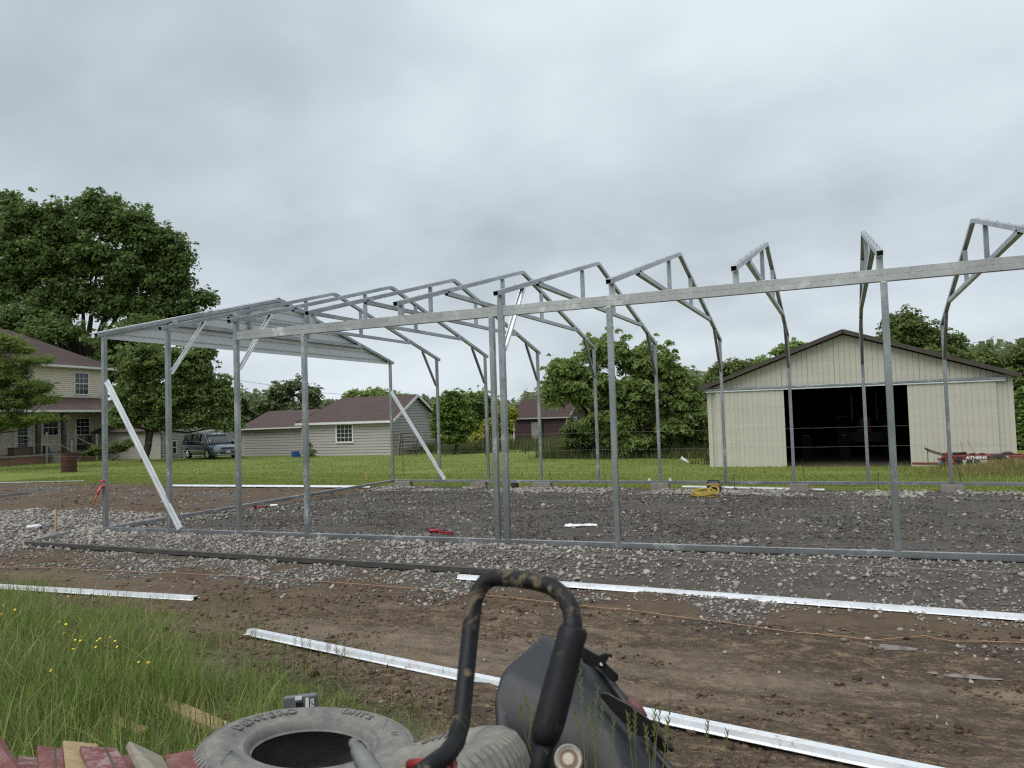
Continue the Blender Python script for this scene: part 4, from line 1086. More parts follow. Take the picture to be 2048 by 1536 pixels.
# tractor parked deep inside
tc = V(12.55, BY + 6.2, BZ + .02); tr_ = thing('farm_tractor', tc, 'red farm tractor parked in the dark barn, seen from behind', 'tractor')
for sx in (-1, 1):
    c = tc + V(sx * .86, 0, .78); wh = MB().lathe([(.42, -.19), (.62, -.22), (.76, -.2), (.78, 0), (.76, .2), (.62, .22), (.42, .19), (.42, -.19)], c, (1, 0, 0), 28).build('rear_tyre', M['rubber'], tr_, True)
    mb = MB()
    for k in range(22):
        a_ = 2 * math.pi * k / 22
        for s_ in (-1, 1):
            aa = a_ + (.14 if s_ > 0 else 0)
            p0 = c + V(s_ * .01, -math.cos(aa) * .785, math.sin(aa) * .785); p1 = c + V(s_ * .2, -math.cos(aa + .2) * .775, math.sin(aa + .2) * .775)
            mb.sweep([p0, p1], nrm(V(0, math.sin(aa), math.cos(aa))), .05, .05)
    mb.build('tread_lugs', M['rubber'], wh)
    MB().lathe([(0, .04), (.42, .10)], c, (sx, 0, 0), 20).build('rim', M['red_paint'], wh)
    bevel(MB().box(tuple(tc + V(sx * .80, .05, 1.62)), (.52, 1.0, .06)).build('fender', M['red_paint'], tr_), .02)
    MB().box(tuple(tc + V(sx * .46, -.25, 2.0)), (.07, .07, 1.1)).build('roll_bar', M['black_metal'], tr_)
    MB().lathe([(.2, -.1), (.36, -.12), (.38, 0), (.36, .12), (.2, .1)], tc + V(sx * .7, 2.1, .38), (1, 0, 0), 18).build('front_tyre', M['rubber'], tr_, True)
bevel(MB().box(tuple(tc + V(0, 1.2, 1.05)), (.62, 2.2, .75)).build('hood', M['red_paint'], tr_), .08, 2)
MB().box(tuple(tc + V(0, 0, .75)), (1.3, .4, .4)).build('rear_axle', M['rust_black'], tr_)
bevel(MB().box(tuple(tc + V(0, .25, 1.35)), (.5, .5, .5)).build('seat', M['black_metal'], tr_), .06, 2)
# pale bits seen in the dark
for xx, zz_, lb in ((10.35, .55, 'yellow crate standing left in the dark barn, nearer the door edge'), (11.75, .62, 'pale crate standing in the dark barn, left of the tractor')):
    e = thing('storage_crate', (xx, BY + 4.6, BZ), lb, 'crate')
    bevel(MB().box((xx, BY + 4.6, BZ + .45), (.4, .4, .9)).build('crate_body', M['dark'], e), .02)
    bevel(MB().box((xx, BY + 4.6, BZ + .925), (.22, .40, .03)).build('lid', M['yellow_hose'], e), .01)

# ================================================================ GARAGE
GYf, GXr, GXl, GZ0, GE, GP = 32.25, -14.97, -22.2, -.60, 1.69, 3.25
gar = thing('garage', (-20, 34, GZ0), 'long low taupe vinyl garage with brown shingle roof and white trim', 'garage')
GYb = 38.1; GYm = (GYf + GYb) / 2
lap_wall('front_wall', (0, GYf, 0), V(1, 0, 0), V(0, -1, 0), GXl, GXr, GZ0, GE, M['siding_garage'], gar)
slp = (GP - GE) / (GYm - GYf)
lap_wall('gable_wall', (GXr, GYf, 0), V(0, 1, 0), V(1, 0, 0), 0, GYb - GYf, GZ0, GP + .3, M['siding_garage'], gar, ztop=lambda u: GE + slp * min(u, GYb - GYf - u) + .05)
MB().lbox((GXr, GYf, 0), V(0, 1, 0), V(1, 0, 0), .01, GYb - GYf - .01, GZ0, GE, -.18, -.1).extrude([(GXr - .1, GYf, GE), (GXr - .1, GYb, GE), (GXr - .1, GYm, GP)], (-.08, 0, 0)).build('gable_backing', M['siding_garage'], gar)
for sg, ye in ((1, GYf - .30), (-1, GYb + .30)):
    ze = GE - .30 * slp + .14; a = V(GXl - .35, ye, ze); b = V(GXr + .28, ye, ze); c = V(GXr + .28, GYm, GP + .14); d = V(GXl - .35 + (1.6 if sg > 0 else 1.6), GYm, GP + .14)
    rf = slab(MB(), (a, b, c, d), .05).build('roof', M['roof'], gar)
    MB().sweep([b + V(.012, 0, -.09), c + V(.012, 0, -.09)], (1, 0, 0), .03, .17).build('rake_trim', M['white_trim'], rf)
    if sg > 0:
        MB().lbox((0, ye, 0), V(1, 0, 0), V(0, -1, 0), GXl - .35, GXr + .28, ze - .15, ze + .0, -.02, .03).build('eave_trim', M['white_trim'], rf)
    MB().sweep([(GXl - .3, (ye + (GYf if sg > 0 else GYb)) / 2, ze - .10), (GXr + .25, (ye + (GYf if sg > 0 else GYb)) / 2, ze - .10)], (0, 1, 0), .30, .02).build('soffit', M['white_trim'], rf)
slab(MB(), ((GXl - .35, GYf - .3, GE + .05), (GXl - .35, GYb + .3, GE + .05), (GXl + 1.25, GYm, GP + .14)), .05).build('hip_end', M['roof'], gar)
window(gar, (0, GYf, 0), V(1, 0, 0), V(0, -1, 0), -19.27, -18.05, .36, 1.46, 4, 4, False, .11)
for xx in (GXl + .03, GXr - .05):
    MB().lbox((0, GYf, 0), V(1, 0, 0), V(0, -1, 0), xx - .05, xx + .05, GZ0, GE, .02, .04).build('corner_trim', M['siding_garage'], gar)
# middle wing
MY, MX0, MX1 = 33.45, -28.7, -22.2
lap_wall('wing_wall', (0, MY, 0), V(1, 0, 0), V(0, -1, 0), MX0, MX1, GZ0 - .04, 1.42, M['siding_garage'], gar)
RY = MY + 3.1; RZ = 2.68
for ye, sg in ((MY - .30, 1), (RY * 2 - MY + .3, -1)):
    a = V(MX0 - .2, ye, 1.40); b = V(MX1 + .4, ye, 1.46); c = V(MX1 + .4, RY, RZ); d = V(MX0 - .2, RY, RZ)
    rf = slab(MB(), (a, b, c, d), .05).build('wing_roof', M['roof'], gar)
    if sg > 0:
        MB().sweep([a + V(0, -.01, -.06), b + V(0, -.01, -.06)], (0, 1, 0), .04, .10).build('gutter', M['white_trim'], rf)
MB().lbox((0, MY, 0), V(1, 0, 0), V(0, 1, 0), MX0, MX1, GZ0, 1.40, .1, 6.0).build('wing_core', M['siding_garage'], gar)
# front-facing wing behind the van
WX, WY0, WY1 = -32.6, 29.75, 37.5
lap_wall('door_wall', (WX, WY0, 0), V(0, 1, 0), V(1, 0, 0), 0, WY1 - WY0, GZ0 + .05, 3.2, M['siding_garage'], gar, ztop=lambda u: 1.45 + .36 * min(u, WY1 - WY0 - u) + .05)
MB().lbox((WX, WY0, 0), V(0, 1, 0), V(-1, 0, 0), .02, WY1 - WY0 - .02, GZ0, 1.45, .1, 7).extrude([(WX - .1, WY0, 1.45), (WX - .1, WY1, 1.45), (WX - .1, (WY0 + WY1) / 2, 2.80)], (-6, 0, 0)).build('door_wing_core', M['siding_garage'], gar)
for y0, y1 in ((WY0 - .25, (WY0 + WY1) / 2), (WY1 + .25, (WY0 + WY1) / 2)):
    a = V(WX + .3, y0, 1.45); b = V(WX + .3, y1, 2.95); c = V(WX - 7, y1, 2.95); d = V(WX - 7, y0, 1.45)
    rf = slab(MB(), (a, b, c, d), .05).build('door_wing_roof', M['roof'], gar)
    MB().sweep([a + V(.02, 0, -.08), b + V(.02, 0, -.08)], (1, 0, 0), .03, .14).build('rake_trim', M['white_trim'], rf)
window(gar, (WX, WY0, 0), V(0, 1, 0), V(1, 0, 0), .90, 1.24, -.22, .66, 1, 2, True, .07)
dr = MB().lbox((WX, WY0, 0), V(0, 1, 0), V(1, 0, 0), 2.85, 5.6, GZ0 + .04, 1.22, .03, .08).build('garage_door', M['white_trim'], gar)
for k in range(4):
    MB().lbox((WX, WY0, 0), V(0, 1, 0), V(1, 0, 0), 2.9, 5.55, GZ0 + .06 + k * .44, GZ0 + .48 + k * .44, .082, .10).build('door_panel', M['white_trim'], dr)
for u0, u1, z0, z1 in ((2.68, 2.85, GZ0, 1.40), (5.6, 5.77, GZ0, 1.40), (2.85, 5.6, 1.22, 1.41), (1.85, 1.97, GZ0, .72), (1.97, 2.5, GZ0, .70)):
    MB().lbox((WX, WY0, 0), V(0, 1, 0), V(1, 0, 0), u0, u1, z0, z1, .025, .11).build('door_trim', M['white_trim'], gar)
# things by the garage
q = gpix(592, 914); e = thing('blue_tub', q, 'bright blue plastic tub against the garage corner', 'tub')
MB().lathe([(0, .01), (.27, .01), (.30, .30), (.33, .33), (.33, .36), (.29, .36), (.26, .04), (0, .04)], q, (0, 0, 1), 20).build('tub_body', M['blue_plastic'], e, True, 40)
for sx in (-1, 1):
    MB().tube([V(*q) + V(sx * .32, -.05, .32), V(*q) + V(sx * .40, -.03, .25), V(*q) + V(sx * .32, .05, .32)], .012, 6).build('handle', M['white_plastic'], e)
def tube_gate(x0, y, w_, h_, name, label, mat, rails=6, lean=.25):
    z0 = lawn_z(y); e = thing(name, (x0, y, z0), label, 'gate')
    for u in (0, w_):
        MB().tube([(x0 + u, y, z0), (x0 + u, y + lean, z0 + h_)], .034, 8).build('upright', M[mat], e)
    for k in range(rails):
        f_ = .06 + .94 * k / (rails - 1); MB().tube([(x0, y + lean * f_, z0 + h_ * f_), (x0 + w_, y + lean * f_, z0 + h_ * f_)], .03, 8).build('rail', M[mat], e)
    MB().tube([(x0 + w_ * .8, y, z0 + .05), (x0 + w_ * .8, y + lean, z0 + h_)], .014, 6).build('stay', M[mat], e)
tube_gate(-14.05, 31.6, 1.25, 1.38, 'tube_gate', 'black tube farm gate leaning by the garage gable wall', 'rust_black')
q = gpix(792, 912)
e = thing('rusty_gate', (-14.3, 31.3, -.57), 'narrow rusty gate section beside the black tube gate', 'gate')
for u in (0, .22):
    MB().tube([(-14.42 + u, 31.3, -.57), (-14.28 + u, 31.5, .74)], .03, 6).build('upright', simple('orange_rust', (.30, .13, .05), (.16, .08, .04), 12, .9), e)
for k in range(6):
    MB().tube([(-14.42 + .02 * k, 31.3 + .03 * k, -.5 + k * .22), (-14.15 + .02 * k, 31.32 + .03 * k, -.42 + k * .22)], .022, 6).build('rail', M['rust_black'], e)

# ================================================================ RED SHED
SY, SX0, SX1, SZ0, SE = 46.76, -12.75, -8.1, -.85, 1.60
shed = thing('red_shed', (-10.4, 49, SZ0), 'small dark red wooden shed with sagging brown shingle roof', 'shed')
lap_wall('front_wall', (0, SY, 0), V(1, 0, 0), V(0, -1, 0), SX0, SX1, SZ0, SE, M['red_wood'], shed, .17)
SD = 5.2; sp_ = .52
lap_wall('gable_wall', (SX1, SY, 0), V(0, 1, 0), V(1, 0, 0), 0, SD, SZ0, SE + SD / 2 * sp_ + .1, M['red_wood'], shed, .17, ztop=lambda u: SE + sp_ * min(u, SD - u) + .05)
MB().lbox((SX0 + .15, SY + .15, 0), V(1, 0, 0), V(0, 1, 0), 0, SX1 - SX0 - .3, SZ0, SE, 0, SD - .3).extrude([(SX1 - .04, SY, SE), (SX1 - .04, SY + SD, SE), (SX1 - .04, SY + SD / 2, SE + SD / 2 * sp_)], (SX0 - SX1 + .1, 0, 0)).build('core', M['red_wood'], shed)
for y0 in (SY - .3, SY + SD + .3):
    a = V(SX0 - .2, y0, SE + .06 - .15); b = V(SX1 + .25, y0, SE + .06 - .15); c = V(SX1 + .25, SY + SD / 2, SE + SD / 2 * sp_ + .14); d = V(SX0 - .2, SY + SD / 2, SE + SD / 2 * sp_ + .14)
    rf = slab(MB(), (a, b, c, d), .06).build('roof', M['roof_shed'], shed)
    MB().sweep([b + V(.02, 0, -.06), c + V(.02, 0, -.06)], (1, 0, 0), .03, .13).build('rake_trim', M['gray_trim'], rf)
    if y0 < SY:
        MB().sweep([a + V(0, -.02, -.05), b + V(0, -.02, -.05)], (0, 1, 0), .03, .09).build('eave_trim', M['gray_trim'], rf)
for xx in (SX0 + .05, SX1 - .05):
    MB().lbox((0, SY, 0), V(1, 0, 0), V(0, -1, 0), xx - .06, xx + .06, SZ0, SE, .02, .05).build('corner_trim', M['white_trim'], shed)
MB().lbox((0, SY, 0), V(1, 0, 0), V(0, -1, 0), -10.9, -10.1, SZ0, 1.12, .026, .04).build('doorway_shade', M['dark'], shed)  # flat sheet painted as the opening's shade, solid wall behind it
dd = MB().lbox((0, SY, 0), V(1, 0, 0), V(0, -1, 0), -11.15, -10.55, SZ0, 1.15, .045, .08).build('door', M['gray_wood'], shed)
MB().lbox((0, SY, 0), V(1, 0, 0), V(0, -1, 0), -11.1, -10.6, .7, .82, .082, .10).build('door_batten', M['gray_wood'], dd)
window(shed, (SX1, SY, 0), V(0, 1, 0), V(1, 0, 0), 1.5, 2.1, .9, 1.4, 2, 2, False, .07)
# ================================================================ FARMHOUSE
HO = V(-37.24, 24.07, 0); HU = nrm(V(-.136, .991, 0)); HN = V(HU[1], -HU[0], 0)
house = thing('farmhouse', HO + V(-4, 2, -.5), 'two storey cream farmhouse with brown hip roof and wrap-around porch', 'house')
def HP(u, n, z):
    return HO + HU * u + HN * n + V(0, 0, z)
WO = HO - HN * 2.4
lap_wall('front_wall', WO, HU, HN, -10, 8.2, .16, 6.36, M['siding_house'], house, .15, None, .012)
MB().lbox(HO, HU, HN, -10, 8.19, -.5, 6.3, -11.5, -2.62).build('wall_core', M['siding_house'], house)
EZ = 6.42; e0, e1, f0, f1 = -10.6, 8.78, -1.85, -12.1; hd_ = (f0 - f1) / 2; pz = EZ + .56 * hd_
rfm = MB()
A, B, C_, D_ = HP(e0, f0, EZ), HP(e1, f0, EZ), HP(e1, f1, EZ), HP(e0, f1, EZ); R0, R1 = HP(e0 + hd_, f0 - hd_, pz), HP(e1 - hd_, f0 - hd_, pz)
rfm.add([A, B, C_, D_, R0, R1], [(0, 1, 5, 4), (1, 2, 5), (2, 3, 4, 5), (3, 0, 4), (0, 3, 2, 1)])
rf = rfm.build('roof', M['roof'], house)
MB().lbox(HO, HU, HN, e0, e1 + .05, EZ - .16, EZ - .01, f0 - .02, f0 + .09).build('gutter', M['white_trim'], rf)
MB().lbox(HO, HU, HN, e0, e1, EZ - .18, EZ - .165, -2.4, f0).build('soffit', M['white_trim'], rf)
MB().lbox(HO, HU, HN, e1 - .02, e1 + .06, EZ - .16, EZ - .01, f1, f0 - .03).build('gutter', M['white_trim'], rf)
window(house, WO, HU, HN, 5.12, 6.28, 4.38, 5.92, 3, 4, True, .09)
window(house, WO, HU, HN, 5.20, 6.36, 1.36, 2.52, 3, 4, True, .09)
window(house, WO, HU, HN, 2.40, 3.60, 1.40, 2.45, 3, 2, True, .09)
window(house, WO, HU, HN, 0.2, 1.3, 4.38, 5.92, 3, 4, True, .09)
# storm door
dr = MB().lbox(WO, HU, HN, .24, 1.34, .18, 2.28, .03, .08).build('front_door', M['white_trim'], house)
for z0, z1, nm in ((.66, 1.38, 'low'), (1.46, 2.14, 'up')):
    p_ = MB().lbox(WO, HU, HN, .40, 1.12, z0, z1, .082, .09).build('pane', M['glass'], dr)
mb = MB()
for u in (.60, .82):
    mb.lbox(WO, HU, HN, u - .012, u + .012, .66, 2.14, .092, .10)
for z in (.90, 1.14, 1.68, 1.92):
    mb.lbox(WO, HU, HN, .40, 1.12, z - .012, z + .012, .092, .098)
mb.build('muntins', M['white_trim'], dr)
MB().tube([WO + HU * 1.22 + HN * .12 + V(0, 0, 1.05), WO + HU * 1.22 + HN * .12 + V(0, 0, 1.3)], .02, 6).build('handle', M['black_metal'], dr)
MB().lbox(WO, HU, HN, .10, .235, .16, 2.4, .025, .09).lbox(WO, HU, HN, 1.345, 1.48, .16, 2.4, .025, .09).lbox(WO, HU, HN, .235, 1.345, 2.285, 2.42, .025, .09).build('door_frame', M['white_trim'], house)
# porch
pr_ = MB(); PZ, PW = 3.12, 4.12
a, b, c, d = HP(-10.5, .35, PZ), HP(9.75, .35, PZ), HP(8.25, -2.4, PW), HP(-10.5, -2.4, PW)
slab(pr_, (a, b, HP(7.1, -2.4, PW), d), .05)
slab(pr_, (b, HP(9.75, -9, PZ), HP(8.22, -9, PW - .3), HP(7.1, -2.4, PW)), .05)
prf = pr_.build('porch_roof', M['roof_porch'], house)
MB().lbox(HO, HU, HN, -10.5, 9.8, PZ - .17, PZ - .02, .33, .46).build('gutter', M['white_trim'], prf)
MB().lbox(HO, HU, HN, -10.4, 9.6, PZ - .20, PZ - .18, -2.38, .32).build('porch_ceiling', M['gray_trim'], prf)
MB().lbox(HO, HU, HN, 9.72, 9.82, PZ - .17, PZ - .02, -8.9, .32).build('gutter', M['white_trim'], prf)
dk = MB().lbox(HO, HU, HN, -10.4, 8.6, .05, .16, -2.37, .10).build('porch_deck', M['gray_wood'], house)
# brick courses of the porch base, stretcher pattern
mb = MB(); bl, bh = .42, .13
zz_ = -.50
row = 0
while zz_ < .02:
    u = -5.0 - (row % 2) * bl / 2
    while u < 8.5:
        if not (1.8 < u + bl / 2 < 2.9):
            mb.lbox(HO, HU, HN, u + .008, min(u + bl, 8.5) - .008, zz_ + .006, min(zz_ + bh, .045) - .006, -.10, 0.0 + .006 * random.random())
        u += bl
    zz_ += bh; row += 1
mb.build('brick_base', M['brick'], house)
MB().lbox(HO, HU, HN, -10.4, 8.49, -.6, .04, -2.3, -.02).build('base_core', simple('mortar', (.28, .25, .21), (.22, .19, .16), 9, .95), house)
for u, mat in ((-.02, 'brown_trim'), (1.99, 'brown_trim'), (8.14, 'brown_trim'), (-4.2, 'brown_trim')):
    bevel(MB().lbox(HO, HU, HN, u - .13, u + .13, .16, PZ - .2, -.25, .0).build('porch_post', M[mat], house), .02)
# steps and railing posts
st = MB().lbox(HO, HU, HN, .6, 2.1, -.52, -.30, .15, 1.2).build('steps', M['gray_wood'], house)
MB().lbox(HO, HU, HN, .62, 2.08, -.295, -.10, .15, .85).build('step', M['gray_wood'], st); MB().lbox(HO, HU, HN, .64, 2.06, -.095, .045, .15, .5).build('step', M['gray_wood'], st)
for u, n, zt in ((.15, .35, 1.62), (1.45, 1.1, 1.0), (2.45, .35, 1.75), (3.75, .9, 1.35)):
    bevel(MB().lbox(HO, HU, HN, u - .06, u + .06, -.55, zt, n, n + .12).build('railing_post', M['gray_wood'], house), .01)
for p0, p1 in ((HP(.2, .42, 1.1), HP(1.45, 1.12, .35)), (HP(2.45, .42, 1.2), HP(3.75, .95, .45))):
    MB().sweep([p0, p1], HN, .06, .05).build('handrail', M['gray_wood'], house)
# things on the porch
def chair(u, n, label):
    e = thing('porch_chair', HP(u, n, .16), label, 'chair', 'dark metal chairs on the porch')
    for du in (-.22, .22):
        for dn in (-.22, .22):
            MB().tube([HP(u + du, n + dn, .16), HP(u + du * .9, n + dn * .9, .62)], .018, 6).build('leg', M['rust_black'], e)
    bevel(MB().lbox(HO, HU, HN, u - .25, u + .25, .61, .65, n - .25, n + .25).build('seat', M['rust_black'], e), .015)
    bk = MB().lbox(HO, HU, HN, u - .24, u - .20, .65, 1.22, n - .25, n - .21).lbox(HO, HU, HN, u + .20, u + .24, .65, 1.22, n - .25, n - .21)
    for z in (.82, 1.0, 1.18):
        bk.lbox(HO, HU, HN, u - .199, u + .199, z - .05, z + .05, n - .245, n - .215)
    bk.lbox(HO, HU, HN, u - .03, u + .03, .66, 1.22, n - .242, n - .22); bk.build('backrest', M['rust_black'], e)
    for du in (-.24, .24):
        MB().tube([HP(u + du, n - .22, .86), HP(u + du, n + .22, .86), HP(u + du * .95, n + .2, .62)], .016, 6).build('armrest', M['rust_black'], e)
chair(4.95, -1.6, 'dark metal porch chair behind the railing post, left of two')
chair(5.75, -1.6, 'dark metal porch chair below the ground floor window, right of two')
e = thing('porch_grill', HP(4.1, -.8, .16), 'small black grill standing at the porch edge left of the chairs', 'grill')
for du in (-.22, .22):
    for dn in (-.12, .12):
        MB().tube([HP(4.1 + du, -.8 + dn, .16), HP(4.1 + du, -.8 + dn, .4)], .014, 6).build('leg', M['black_metal'], e)
bevel(MB().lbox(HO, HU, HN, 3.8, 4.4, .30, .55, -1.0, -.6).build('firebox', M['black_metal'], e), .03, 2); bevel(MB().lbox(HO, HU, HN, 3.82, 4.38, .555, .68, -.98, -.62).build('lid', M['black_metal'], e), .05, 2)
e = thing('porch_bench_box', HP(-.9, -.5, .16), 'brown wooden storage box on the porch at the left edge', 'storage box')
bevel(MB().lbox(HO, HU, HN, -1.6, -.2, .17, .62, -.9, -.3).build('box_body', simple('dark_plank', (.13, .085, .06), (.09, .06, .045), 8, .8), e), .02)
bevel(MB().lbox(HO, HU, HN, -1.63, -.17, .622, .68, -.93, -.27).build('lid', simple('dark_plank_lid', (.12, .08, .055), (.08, .055, .04), 8, .8), e), .015)
e = thing('porch_bin', HP(.9, -.6, .16), 'black bin and grey bag on the porch between two posts', 'bin')
MB().lathe([(0, .01), (.24, .01), (.28, .5), (.29, .52), (0, .52)], HP(.95, -.7, .16), (0, 0, 1), 14).build('bin_body', M['black_metal'], e, True, 40)
bevel(MB().lbox(HO, HU, HN, .35, .68, .17, .85, -.8, -.5).build('grey_box', M['gray_trim'], e), .05, 2)
MB().lathe([(0, .0), (.13, .02), (.16, .16), (.09, .34), (.04, .38), (0, .38)], HP(1.35, -.6, .165), (0, 0, 1), 12).build('bag', simple('grey_bag', (.3, .33, .38), (.2, .22, .26), 8, .6), e, True)
e = thing('fire_barrel', gpix(138, 944), 'dark red rusty burn barrel standing on the lawn before the porch', 'barrel')
q = gpix(138, 944); bm_ = simple('barrel_rust', (.085, .028, .022), (.05, .02, .017), 7, .8, 0, .3)
MB().lathe([(0, .02), (.34, .02), (.345, .0), (.345, .30), (.36, .32), (.345, .34), (.345, .60), (.36, .62), (.345, .64), (.345, .92), (.33, .92), (.33, .1), (0, .1)], q, (.03, -.02, 1), 26).build('drum', bm_, e, True, 35)
MB().lathe([(.345, .90), (.362, .91), (.362, .935), (.335, .935)], q, (.03, -.02, 1), 26).build('rim', bm_, e, True)

# ================================================================ MINIVAN
vc = V(-28.15, 29.95, lawn_z(29.9)); vh = nrm(V(.94, -.34, 0)); vr = V(vh[1], -vh[0], 0)
van = thing('minivan', vc, 'silver blue minivan parked on the drive under the tree', 'van')
def VP(f, s, z):
    return vc + vh * f + vr * s + V(0, 0, z)
def car_paint():
    t = NT('silver_blue_paint'); c = t.mix(t.ramp(t.noise(1.2, 3, .6, t.pos()), .3, .7), (.25, .30, .35), (.205, .25, .295)); t.pbr(c, .2, .6, None, .5, .6); return t.m
paint = car_paint()
def loft(secs, cap=True):
    n = len(secs[0]); vs = [p for s in secs for p in s]; fs = []
    for i in range(len(secs) - 1):
        for k in range(n):
            k2 = (k + 1) % n; fs.append((i * n + k, i * n + k2, (i + 1) * n + k2, (i + 1) * n + k))
    if cap:
        fs.append(tuple(range(n))[::-1]); fs.append(tuple((len(secs) - 1) * n + k for k in range(n)))
    return MB().add(vs, fs)
def vsec(f, w0, w1, z0, zm, zt, r=.10):
    pts = [(-w0, z0), (w0, z0), (w1, z0 + .18), (w1, zm), (w1 - .03, zt - r), (w1 - .14, zt), (-w1 + .14, zt), (-w1 + .03, zt - r), (-w1, zm), (-w1, z0 + .18)]
    return [VP(f, s, z) for s, z in pts]
bd = loft([vsec(-2.56, .78, .86, .42, .75, 1.02), vsec(-2.42, .86, .96, .25, .75, 1.06), vsec(-1.2, .92, .995, .20, .75, 1.04), vsec(.8, .92, .995, .20, .75, 1.02), vsec(1.45, .90, .99, .20, .74, 1.04), vsec(2.05, .88, .96, .20, .70, .95), vsec(2.42, .80, .89, .22, .62, .84), vsec(2.58, .62, .72, .30, .52, .70)])
body = bd.build('body', paint, van, True, 40); body.modifiers.new('s', 'SUBSURF').levels = 1; body.modifiers['s'].render_levels = 1
def gsec(f, wb, wt, zb, zt):
    return [VP(f, s, z) for s, z in ((-wb, zb), (wb, zb), (wt + .02, zt - .09), (wt - .08, zt), (-wt + .08, zt), (-wt - .02, zt - .09))]
gl = loft([gsec(-2.46, .92, .74, .98, 1.06), gsec(-2.28, .93, .76, .98, 1.66), gsec(-.6, .955, .78, .98, 1.73), gsec(.55, .95, .76, .98, 1.68), gsec(1.58, .90, .70, .98, 1.05)]).build('windows', M['glass'], van, True, 35)
rfv = loft([gsec(-2.40, .78, .765, 1.60, 1.685), gsec(-2.2, .80, .785, 1.62, 1.70), gsec(-.6, .815, .80, 1.68, 1.755), gsec(.45, .80, .785, 1.645, 1.72), gsec(.72, .78, .755, 1.56, 1.63)]).build('roof', paint, van, True, 40)
for s in (-1, 1):
    for fa, fb, za, zb, wa, wb in ((1.62, .62, 1.0, 1.66, .93, .76), (.38, .25, 1.0, 1.68, .965, .79), (-1.02, -1.05, 1.0, 1.70, .968, .80), (-2.42, -2.25, 1.0, 1.66, .945, .78)):
        MB().sweep([VP(fa, s * wa, za), VP(fb, s * wb, zb)], vh, .10, .05).build('pillar', paint if fa > 1.5 or fa < -2 else M['black_metal'], van)
    MB().tube([VP(-2.1, s * .66, 1.76), VP(-1.9, s * .66, 1.80), VP(.2, s * .66, 1.80), VP(.4, s * .66, 1.745)], .018, 6).build('roof_rail', M['galv'], van)
    MB().tube([VP(-2.3, s * 1.0, .58), VP(1.2, s * 1.0, .56)], .014, 5).build('side_trim', M['galv_new'], van)
    mr = bevel(MB().box(tuple(VP(1.05, s * 1.10, 1.10)), (.16, .24, .17), math.atan2(vh[1], vh[0])).build('mirror', paint, van), .04, 2)
    for f_ in (-1.52, 1.56):
        c = VP(f_, s * .88, .335); ty = MB().lathe([(.20, -.10), (.31, -.11), (.335, -.06), (.335, .06), (.31, .11), (.20, .10)], c, vr * s, 24).build('wheel', M['rubber'], van, True)
        rim = MB().lathe([(0, .085), (.05, .09), (.205, .112), (.205, -.1)], c, vr * s, 20)
        for k in range(7):
            a_ = 2 * math.pi * k / 7; rim.sweep([c + vr * s * .105, c + vr * s * .115 + vh * math.cos(a_) * .19 + V(0, 0, math.sin(a_) * .19)], vr, .03, .035)
        rim.build('rim', M['galv_new'], ty)
        MB().lathe([(.39, .125), (.355, .128), (.355, .10), (.40, .10)], c, vr * s, 24).build('wheel_arch', M['black_metal'], van)
    hl = MB().extrude([VP(2.30, s * .92, .80), VP(2.47, s * .55, .76), VP(2.52, s * .52, .66), VP(2.36, s * .90, .66)], vh * .06)
    bevel(hl.build('headlight', simple('headlight_lens', (.75, .78, .8), (.5, .52, .55), 20, .1), van), .015)
    MB().lathe([(0, .02), (.05, .02), (.055, 0)], VP(2.52, s * .62, .36), vh, 12).build('fog_light', M['galv_new'], van)
gr_ = MB().extrude([VP(2.50, -.46, .77), VP(2.50, .46, .77), VP(2.56, .36, .60), VP(2.56, -.36, .60)], vh * .05).build('grille', M['black_metal'], van)
for z in (.63, .68, .73):
    MB().tube([VP(2.61 - (z - .6) * .3, -.40, z), VP(2.61 - (z - .6) * .3, .40, z)], .008, 5).build('grille_bar', M['galv'], gr_)
MB().tube([VP(2.53, -.48, .79), VP(2.53, .48, .79), VP(2.61, .37, .585), VP(2.61, -.37, .585), VP(2.53, -.48, .79)], .014, 6).build('chrome_surround', M['galv_new'], gr_)
MB().tube([VP(2.42, -.85, .33), VP(2.60, -.5, .30), VP(2.64, 0, .30), VP(2.60, .5, .30), VP(2.42, .85, .33)], .02, 6).build('bumper_trim', M['galv_new'], van)
bevel(MB().extrude([VP(2.58, -.55, .42), VP(2.58, .55, .42), VP(2.58, .5, .33), VP(2.58, -.5, .33)], vh * .05).build('lower_intake', M['black_metal'], van), .01)
MB().box(tuple(VP(2.625, .02, .47)), (.012, .30, .14), math.atan2(vh[1], vh[0])).build('number_plate', M['white_trim'], van)
for s in (-1, 1):
    MB().sweep([VP(1.52, s * .42, 1.07), VP(1.40, s * .08, 1.16)], vh, .02, .02).build('wiper', M['black_metal'], van)

# ================================================================ DISC IMPLEMENT
IY = 17.05; iz = -.355
imp = thing('disc_harrow', (15.6, IY, iz), 'red disc harrow parked in long grass in front of the barn door', 'farm implement')
def ipt(x, y, Y=IY):
    return ony(x, y, Y)
a, b = ipt(1905, 916), ipt(2130, 914)
a[2] = b[2] = (a[2] + b[2]) / 2
bm1 = bevel(MB().sweep([a, b], YV, .12, .13).build('main_beam', M['red_paint'], imp), .01)
bevel(MB().sweep([a + V(-.1, .9, 0), b + V(0, .9, 0)], YV, .12, .13).build('rear_beam', M['red_paint'], imp), .01)
for fx in (.0, .35, .68):
    MB().sweep([a + (b - a) * fx + V(0, -.05, .02), a + (b - a) * fx + V(0, .95, .02)], XV, .1, .1).build('cross_beam', M['red_paint'], imp)
t0, t1 = ipt(1824, 927), ipt(1912, 928)
MB().sweep([t0, t1, a + V(.05, .3, -.03)], YV, .07, .06).build('drawbar', M['red_paint'], imp)
MB().tube([ipt(1856, 925), ipt(1855, 897)], .012, 6).build('hose_stand', M['rust_black'], imp)
